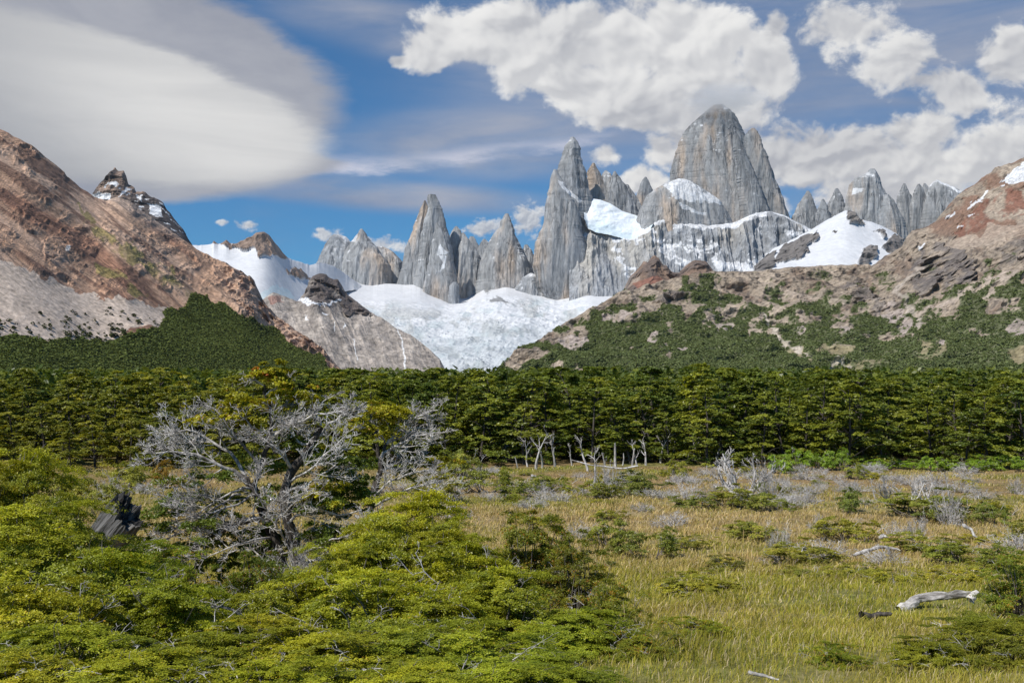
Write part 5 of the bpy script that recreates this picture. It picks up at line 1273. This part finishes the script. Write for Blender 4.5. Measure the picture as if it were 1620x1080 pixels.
def build_stump():
    """leaning broken trunk: grooved grey shell, dark underside, splintered broken end"""
    Y = 21.0; b = P(142, 884, Y); t = P(212, 806, Y)
    ax = t - b; L = float(np.linalg.norm(ax)); ax = ax / L; ax[1] -= .22; ax /= np.linalg.norm(ax)
    n, m = 60, 140; s = np.linspace(-.35, 1.0, n)[:, None]; th = np.linspace(0, 2 * np.pi, m, endpoint=False)[None]
    c, q = np.cos(th), np.sin(th)
    rad = .33 + .05 * np.cos(2 * th + .6) + .03 * np.clip(s, 0, 1) + 0 * s
    rad = rad * (1 + .13 * ridged(c * 2.2 + .2 * s, q * 2.2, s * .7, 4, 601) - .045 * ridged(c * 7, q * 7, s * .8, 3, 605) + .05 * fbm(c * 5, q * 5, s * 4, 3, 602))
    end = .10 * fbm(c * 1.6, q * 1.6, 0 * th, 2, 603) + .09 * fbm(c * 6, q * 6, 0 * th, 2, 606)
    z = s * L * (1 + end * np.clip(s, 0, 1) ** 4)
    Pt = np.stack([rad * c, rad * q, z + 0 * th], -1)
    k = np.linspace(0, 1, 22)[1:, None]                       # splintered broken face closing the end
    rr = rad[-1:] * (1 - k); zz = z[-1:] * (1 - k) + (L * .86) * k + .11 * ridged(rr * c * 9, rr * q * 9, 0 * rr, 3, 608) * np.sin(np.pi * np.clip(k, 0, 1)) - .10 * np.sin(np.pi * k)
    Pt = np.concatenate([Pt, np.stack([np.maximum(rr, .002) * c, np.maximum(rr, .002) * q, zz], -1)])
    o = mk('leaning_stump', Pt, grid_faces(len(Pt), m, True), M_GREYWOOD, None, False); o.location = b
    from mathutils import Vector
    o.rotation_mode = 'QUATERNION'; o.rotation_quaternion = Vector((0, 0, 1)).rotation_difference(Vector(ax))
    tag(o, 'leaning broken charcoal-grey stump with a splintered end, rising out of shrubs', 'stump')


# ------------------------------------------------------------------ the two half-dead trees in front
def px_line(pts, Y):
    return np.array([P(p[0], p[1], Y + (p[2] if len(p) > 2 else 0)) for p in pts])


def smooth_line(q, n):
    t = np.linspace(0, 1, len(q)); tt = np.linspace(0, 1, n * 3)
    c = np.stack([np.interp(tt, t, q[:, i]) for i in range(3)], 1); kk = np.ones(5) / 5
    c2 = np.stack([np.convolve(np.pad(c[:, i], 2, 'edge'), kk, 'valid') for i in range(3)], 1)
    return c2[np.linspace(0, len(c2) - 1, n).astype(int)]


def dead_tree(name, label, Y, trunks, limbs, greens, seed, dens=7, fine=.0066, lim_l=1.0, green_leaf=.034):
    rng = np.random.default_rng(seed)
    base = px_line([trunks[0][0][0]], Y)[0]; base[2] = float(gz(base[0], base[1]))
    root = empty(name, base); tag(root, label, 'tree', 'half-dead wind-bent trees in the foreground')
    tw = []
    for pts, r0, r1 in trunks:
        q = smooth_line(px_line(pts, Y), 16); q += rng.normal(size=q.shape) * .02
        tw.append((q - base, np.linspace(r0, r1, 16) * (1 + .10 * rng.normal(size=16))))
    V, Fq = tubes(tw, 10)
    V = V + .02 * np.stack([fbm(V[:, 0] * 6, V[:, 1] * 6, V[:, 2] * 3, 3, 700 + i) for i in range(3)], 1)
    trunk = mk('trunk', V, Fq, M_BARK, None, True, root)
    for pts, r0, nchild, bare in limbs:
        q = smooth_line(px_line(pts, Y), 10); q += rng.normal(size=q.shape) * .025
        polys = [(q - base, np.linspace(r0, r0 * .3, 10))]
        branch_out(polys, q - base, r0 * .8, 1, rng, nchild * 1.15, .85, .46 * lim_l, .05, .30, fine, 3, .10, .15)
        V, Fq = tubes(polys, 5); mk('limb', V, Fq, M_DEAD if bare else M_TWIG, None, True, trunk)
    if greens:
        plates, wood = [], []
        for px, py, dY, rpx, npl, warm in greens:
            c0 = P(px, py, Y + dY) - base; rr = rpx / F * Y
            for _ in range(int(npl * 1.35)):
                a = rng.uniform(0, 6.28); r = rr * rng.random() ** .5
                c = c0 + np.array([np.cos(a) * r, np.sin(a) * r * .8, rng.normal() * rr * .22]); plates.append((c, rr * (.30 + .22 * rng.random()), (np.cos(a), np.sin(a), 0), warm))
        for warm in sorted(set(p[3] for p in plates)):
            sel = [p[:3] for p in plates if p[3] == warm]
            ca, cb, tip, tf = {0: ((.07, .11, .016), (.20, .25, .03), None, 0), 1: ((.24, .25, .018), (.52, .48, .03), (.4, .2, .03), .05), 2: ((.30, .17, .02), (.42, .30, .03), (.5, .13, .03), .5)}[warm]
            V, Fq, C = sprays(sel, rng, green_leaf, 210, ca, cb, tip, tf, .16)
            o = mk('foliage', V, Fq, M_LEAF, C, False, root)
            if warm == 1: o['label'] = 'yellow-green leaf tufts'
            if warm == 2: o['label'] = 'orange leaf tuft at the tip'
    return root


def build_dead_trees():
    T = [([(462, 960), (452, 915), (440, 868, .1), (425, 830, .15), (412, 795, .2), (398, 767, .25), (380, 750, .3)], .165, .075),
         ([(470, 960, .1), (476, 905, 0), (463, 850, -.1), (450, 800, -.1), (450, 770, 0), (463, 743, .05), (483, 717, .1), (497, 693, .1), (508, 672, .15)], .165, .07),
         ([(400, 770, .2), (412, 740, .2), (425, 705, .15), (430, 670, .1), (424, 640, 0), (417, 605, 0)], .07, .02),
         ([(420, 822, .1), (395, 820, -.2), (350, 842, -.4), (323, 853, -.5), (297, 873, -.6), (263, 874, -.7), (225, 886, -.8)], .07, .02)]
    L = [([(430, 850, 0), (400, 855, -.9), (360, 868, -1.3), (310, 890, -1.5)], .032, 10, 1), ([(430, 840, 0), (445, 815, -.9), (470, 790, -1.2), (510, 775, -1.3)], .032, 9, 1), ([(455, 860, 0), (440, 830, -.9), (415, 800, -1.2), (395, 760, -1.3)], .03, 9, 1),
         ([(460, 880, 0), (500, 865, -.9), (540, 850, -1.2), (575, 835, -1.2)], .03, 8, 1), ([(405, 780, .2), (370, 800, -.6), (320, 815, -.9), (270, 820, -1)], .035, 10, 1), ([(455, 760, 0), (490, 745, -.9), (520, 715, -1.0), (545, 690, -1)], .035, 9, 1),
         ([(440, 720, .2), (420, 690, -.6), (440, 665, -.8), (480, 680, -.9)], .03, 9, 1), ([(392, 765, .2), (365, 742, .1), (330, 727, 0), (297, 713, -.1), (243, 717, -.2)], .055, 12, 1), ([(380, 750, .3), (352, 757, .5), (318, 752, .7), (300, 753, .8), (263, 760, .9)], .04, 6, 1),
         ([(400, 765, .3), (372, 722, .5), (340, 700, .6), (297, 677, .7), (258, 690, .8)], .05, 11, 1), ([(412, 740, .2), (385, 700, .0), (367, 687, -.1), (350, 655, -.1), (330, 640, 0)], .04, 8, 1),
         ([(430, 700, .2), (405, 680, -.3), (380, 655, -.4), (362, 632, -.4)], .03, 6, 1), ([(430, 690, .2), (470, 665, -.1), (505, 655, -.2), (545, 650, -.3)], .045, 10, 1),
         ([(463, 743, .05), (445, 715, -.4), (425, 700, -.6), (395, 690, -.7)], .045, 9, 1), ([(483, 717, .1), (520, 730, -.1), (540, 742, -.2), (556, 728, -.2)], .035, 6, 1), ([(497, 693, .1), (525, 670, 0), (550, 655, .1), (566, 645, .2)], .045, 10, 1),
         ([(508, 675, .15), (500, 650, .3), (510, 635, .4), (530, 625, .4)], .03, 7, 1), ([(490, 705, .1), (455, 690, .6), (440, 675, .8), (470, 655, 1)], .035, 8, 1), ([(450, 775, 0), (480, 770, -.5), (520, 745, -.6), (548, 720, -.6)], .035, 5, 1),
         ([(425, 826, .15), (400, 818, -.3), (375, 832, -.4), (340, 834, -.5)], .05, 7, 1), ([(410, 830, .1), (402, 800, -.3), (411, 790, -.4), (418, 765, -.5)], .028, 4, 1), ([(395, 770, .2), (372, 775, -.3), (340, 790, -.5), (300, 820, -.7), (247, 853, -.8)], .035, 9, 1),
         ([(380, 780, .2), (345, 800, -.5), (300, 838, -.7), (235, 866, -.8)], .035, 8, 1), ([(452, 830, 0), (470, 815, -.3), (500, 800, -.5), (535, 818, -.6), (575, 803, -.7)], .04, 7, 1), ([(455, 850, -.1), (490, 842, -.5), (515, 825, -.6)], .028, 5, 1),
         ([(437, 915, 0), (428, 900, -.4), (405, 872, -.5), (393, 863, -.5)], .035, 4, 1), ([(470, 900, 0), (500, 880, -.2), (520, 900, -.3), (530, 920, -.3)], .03, 8, 1), ([(452, 900, 0), (430, 880, -.3), (470, 870, -.4), (500, 862, -.4)], .03, 7, 1),
         ([(417, 610, 0), (400, 600, -.1), (388, 594, -.1)], .022, 7, 1), ([(420, 625, 0), (440, 610, 0), (462, 600, 0)], .022, 6, 1), ([(424, 650, 0), (450, 640, .2), (480, 640, .3)], .025, 5, 0)]
    Gn = [(410, 850, .5, 50, 9, 0), (500, 800, -.5, 45, 9, 0), (440, 790, .5, 45, 8, 0), (530, 850, -.5, 50, 10, 0), (300, 830, -.8, 45, 9, 0), (500, 850, .5, 50, 9, 0), (455, 880, .5, 60, 10, 0), (545, 720, -.3, 40, 9, 0), (520, 770, -.6, 40, 8, 1), (330, 760, -.3, 40, 6, 0), (350, 850, .5, 50, 10, 0), (470, 700, .8, 40, 7, 0), (350, 720, .9, 50, 6, 0), (438, 594, 0, 34, 12, 1), (385, 640, .5, 44, 12, 1), (470, 632, .5, 40, 10, 1), (545, 790, .9, 50, 14, 0), (240, 850, -.2, 50, 12, 0), (428, 592, 0, 24, 9, 1), (413, 588, -.1, 15, 4, 2), (392, 640, -.2, 36, 12, 1), (372, 658, -.2, 24, 6, 1), (452, 602, 0, 24, 7, 1), (478, 622, .2, 30, 8, 1), (318, 664, -.1, 22, 5, 1), (395, 672, .2, 28, 6, 1), (457, 694, .4, 20, 4, 0), (430, 740, .8, 60, 7, 0),
          (520, 745, .6, 50, 14, 0), (550, 770, .6, 45, 12, 0), (510, 790, .6, 40, 8, 0), (290, 800, .2, 60, 16, 0), (350, 800, .3, 50, 12, 0), (390, 845, .2, 50, 8, 0), (250, 880, -.5, 45, 12, 0), (300, 868, -.3, 45, 9, 0), (340, 895, .3, 40, 10, 0), (400, 905, .3, 40, 6, 0), (560, 800, .8, 40, 10, 0)]
    dead_tree('gnarled_tree', 'large gnarled half-dead tree with white tangled branches and an orange-tipped top tuft', 23.5, T, L, Gn, 31, dens=8)
    T2 = [([(575, 870), (582, 830), (590, 790, .1), (598, 750, .2), (604, 722, .2), (612, 700, .2)], .13, .05)]
    L2 = [([(604, 722, .2), (625, 705, 0), (655, 690, -.1), (700, 682, -.2)], .05, 10, 1), ([(612, 705, .2), (630, 680, .2), (660, 660, .2), (695, 646, .3)], .045, 11, 1), ([(610, 702, .2), (600, 680, 0), (590, 665, -.1)], .03, 6, 1), ([(612, 700, .2), (640, 690, .6), (670, 672, .8), (690, 665, .8)], .04, 9, 1),
          ([(590, 790, .1), (610, 765, -.2), (640, 750, -.3), (690, 742, -.4)], .045, 10, 1), ([(588, 800, .1), (620, 785, -.3), (650, 770, -.4), (700, 762, -.4)], .045, 9, 1), ([(598, 750, .2), (620, 735, .4), (650, 728, .5), (675, 730, .6)], .04, 8, 1), ([(590, 795, .1), (575, 770, -.1), (560, 745, -.2)], .03, 6, 1)]
    G2 = [(596, 668, .3, 40, 10, 1), (618, 652, .3, 36, 8, 1), (603, 652, .1, 36, 9, 1), (585, 672, 0, 24, 5, 1), (630, 662, .1, 24, 5, 1), (560, 730, .5, 40, 8, 0), (700, 735, .6, 30, 6, 1), (640, 745, .8, 50, 7, 0)]
    dead_tree('gnarled_tree', 'smaller half-dead tree with pale wind-swept crown and yellow-green top, right of the large one', 27.0, T2, L2, G2, 32, dens=8)
    # pale branches lying at the foot
    rng = np.random.default_rng(8)
    for pts, lab in (([(395, 985), (372, 965, -.1), (345, 958, -.1), (318, 960, -.2)], 'pale clawed dead branch low in the shrubs below the gnarled tree'), ([(388, 988, .1), (365, 992, 0), (330, 985, -.1), (345, 1010, -.2)], 'lower pale forked branch reaching down out of shrubs')):
        q = smooth_line(px_line([(p[0], p[1], (p[2] if len(p) > 2 else 0)) for p in pts], 11.3), 8); o0 = q[0]
        polys = [(q - o0, np.linspace(.022, .008, 8))]; branch_out(polys, q - o0, .018, 1, rng, 5, .9, .45, .02, .3, .0035, 2)
        V, Fq = tubes(polys, 5); ob = mk('fallen_branch', V, Fq, M_DEAD, None, True); ob.location = o0; tag(ob, lab, 'fallen branch')


build_ground()
build_forest()
build_shrubs()
build_snags()
build_stump()
build_dead_trees()
build_grass()


def build_haze():
    m = bpy.data.materials.new('thin mountain air'); m.use_nodes = True; b = NB(m.node_tree)
    v = b.n('ShaderNodeVolumePrincipled'); v.inputs['Color'].default_value = (.80, .88, 1, 1); v.inputs['Density'].default_value = HAZE; v.inputs['Anisotropy'].default_value = .2
    out = b.n('ShaderNodeOutputMaterial'); b.t.links.new(v.outputs[0], out.inputs['Volume'])
    x, y0, y1, z0, z1 = 12000, -400, 13000, -3, 3600
    V = [(-x, y0, z0), (x, y0, z0), (x, y1, z0), (-x, y1, z0), (-x, y0, z1), (x, y0, z1), (x, y1, z1), (-x, y1, z1)]
    o = mk('haze', np.array(V, float), np.array([(0, 3, 2, 1), (4, 5, 6, 7), (0, 1, 5, 4), (1, 2, 6, 5), (2, 3, 7, 6), (3, 0, 4, 7)]), m)
    tag(o, 'thin clear mountain air paling the far peaks slightly', 'haze', None, 'stuff')


def build_cap():
    """wisp of cloud lying on the highest summit"""
    m = bpy.data.materials.new('cloud vapour'); m.use_nodes = True; b = NB(m.node_tree)
    tc = b.n('ShaderNodeTexCoord').outputs['Object']
    n = b.noise(b.v('MULTIPLY', tc, (1, 1, 1.6)), 1.9, 5, .6); r = b.v('LENGTH', tc, out=1)
    den = b.ss(b.m('ADD', b.m('SUBTRACT', 1.0, r), b.m('MULTIPLY', b.m('SUBTRACT', n, .5), 1.5)), .0, .7, 0, .0045)
    v = b.n('ShaderNodeVolumePrincipled'); v.inputs['Color'].default_value = (.95, .95, .96, 1); b.put(v.inputs['Density'], den)
    out = b.n('ShaderNodeOutputMaterial'); b.t.links.new(v.outputs[0], out.inputs['Volume'])
    m.cycles.volume_step_rate = 1.0
    th = np.linspace(0, np.pi, 13)[:, None]; ph = np.linspace(0, 2 * np.pi, 24, endpoint=False)[None]
    V = np.stack([np.sin(th) * np.cos(ph), np.sin(th) * np.sin(ph), np.cos(th) + 0 * ph], -1)
    o = mk('cloud', V * 1.0, grid_faces(13, 24, True)[:, ::-1], m, None, True); o.location = P(1146, 158, 8800); o.scale = (430, 300, 150)
    tag(o, 'small wisp of cloud clinging to the highest granite summit', 'cloud', None, 'stuff')


build_cap()
HAZE = 0.6e-5
build_haze()
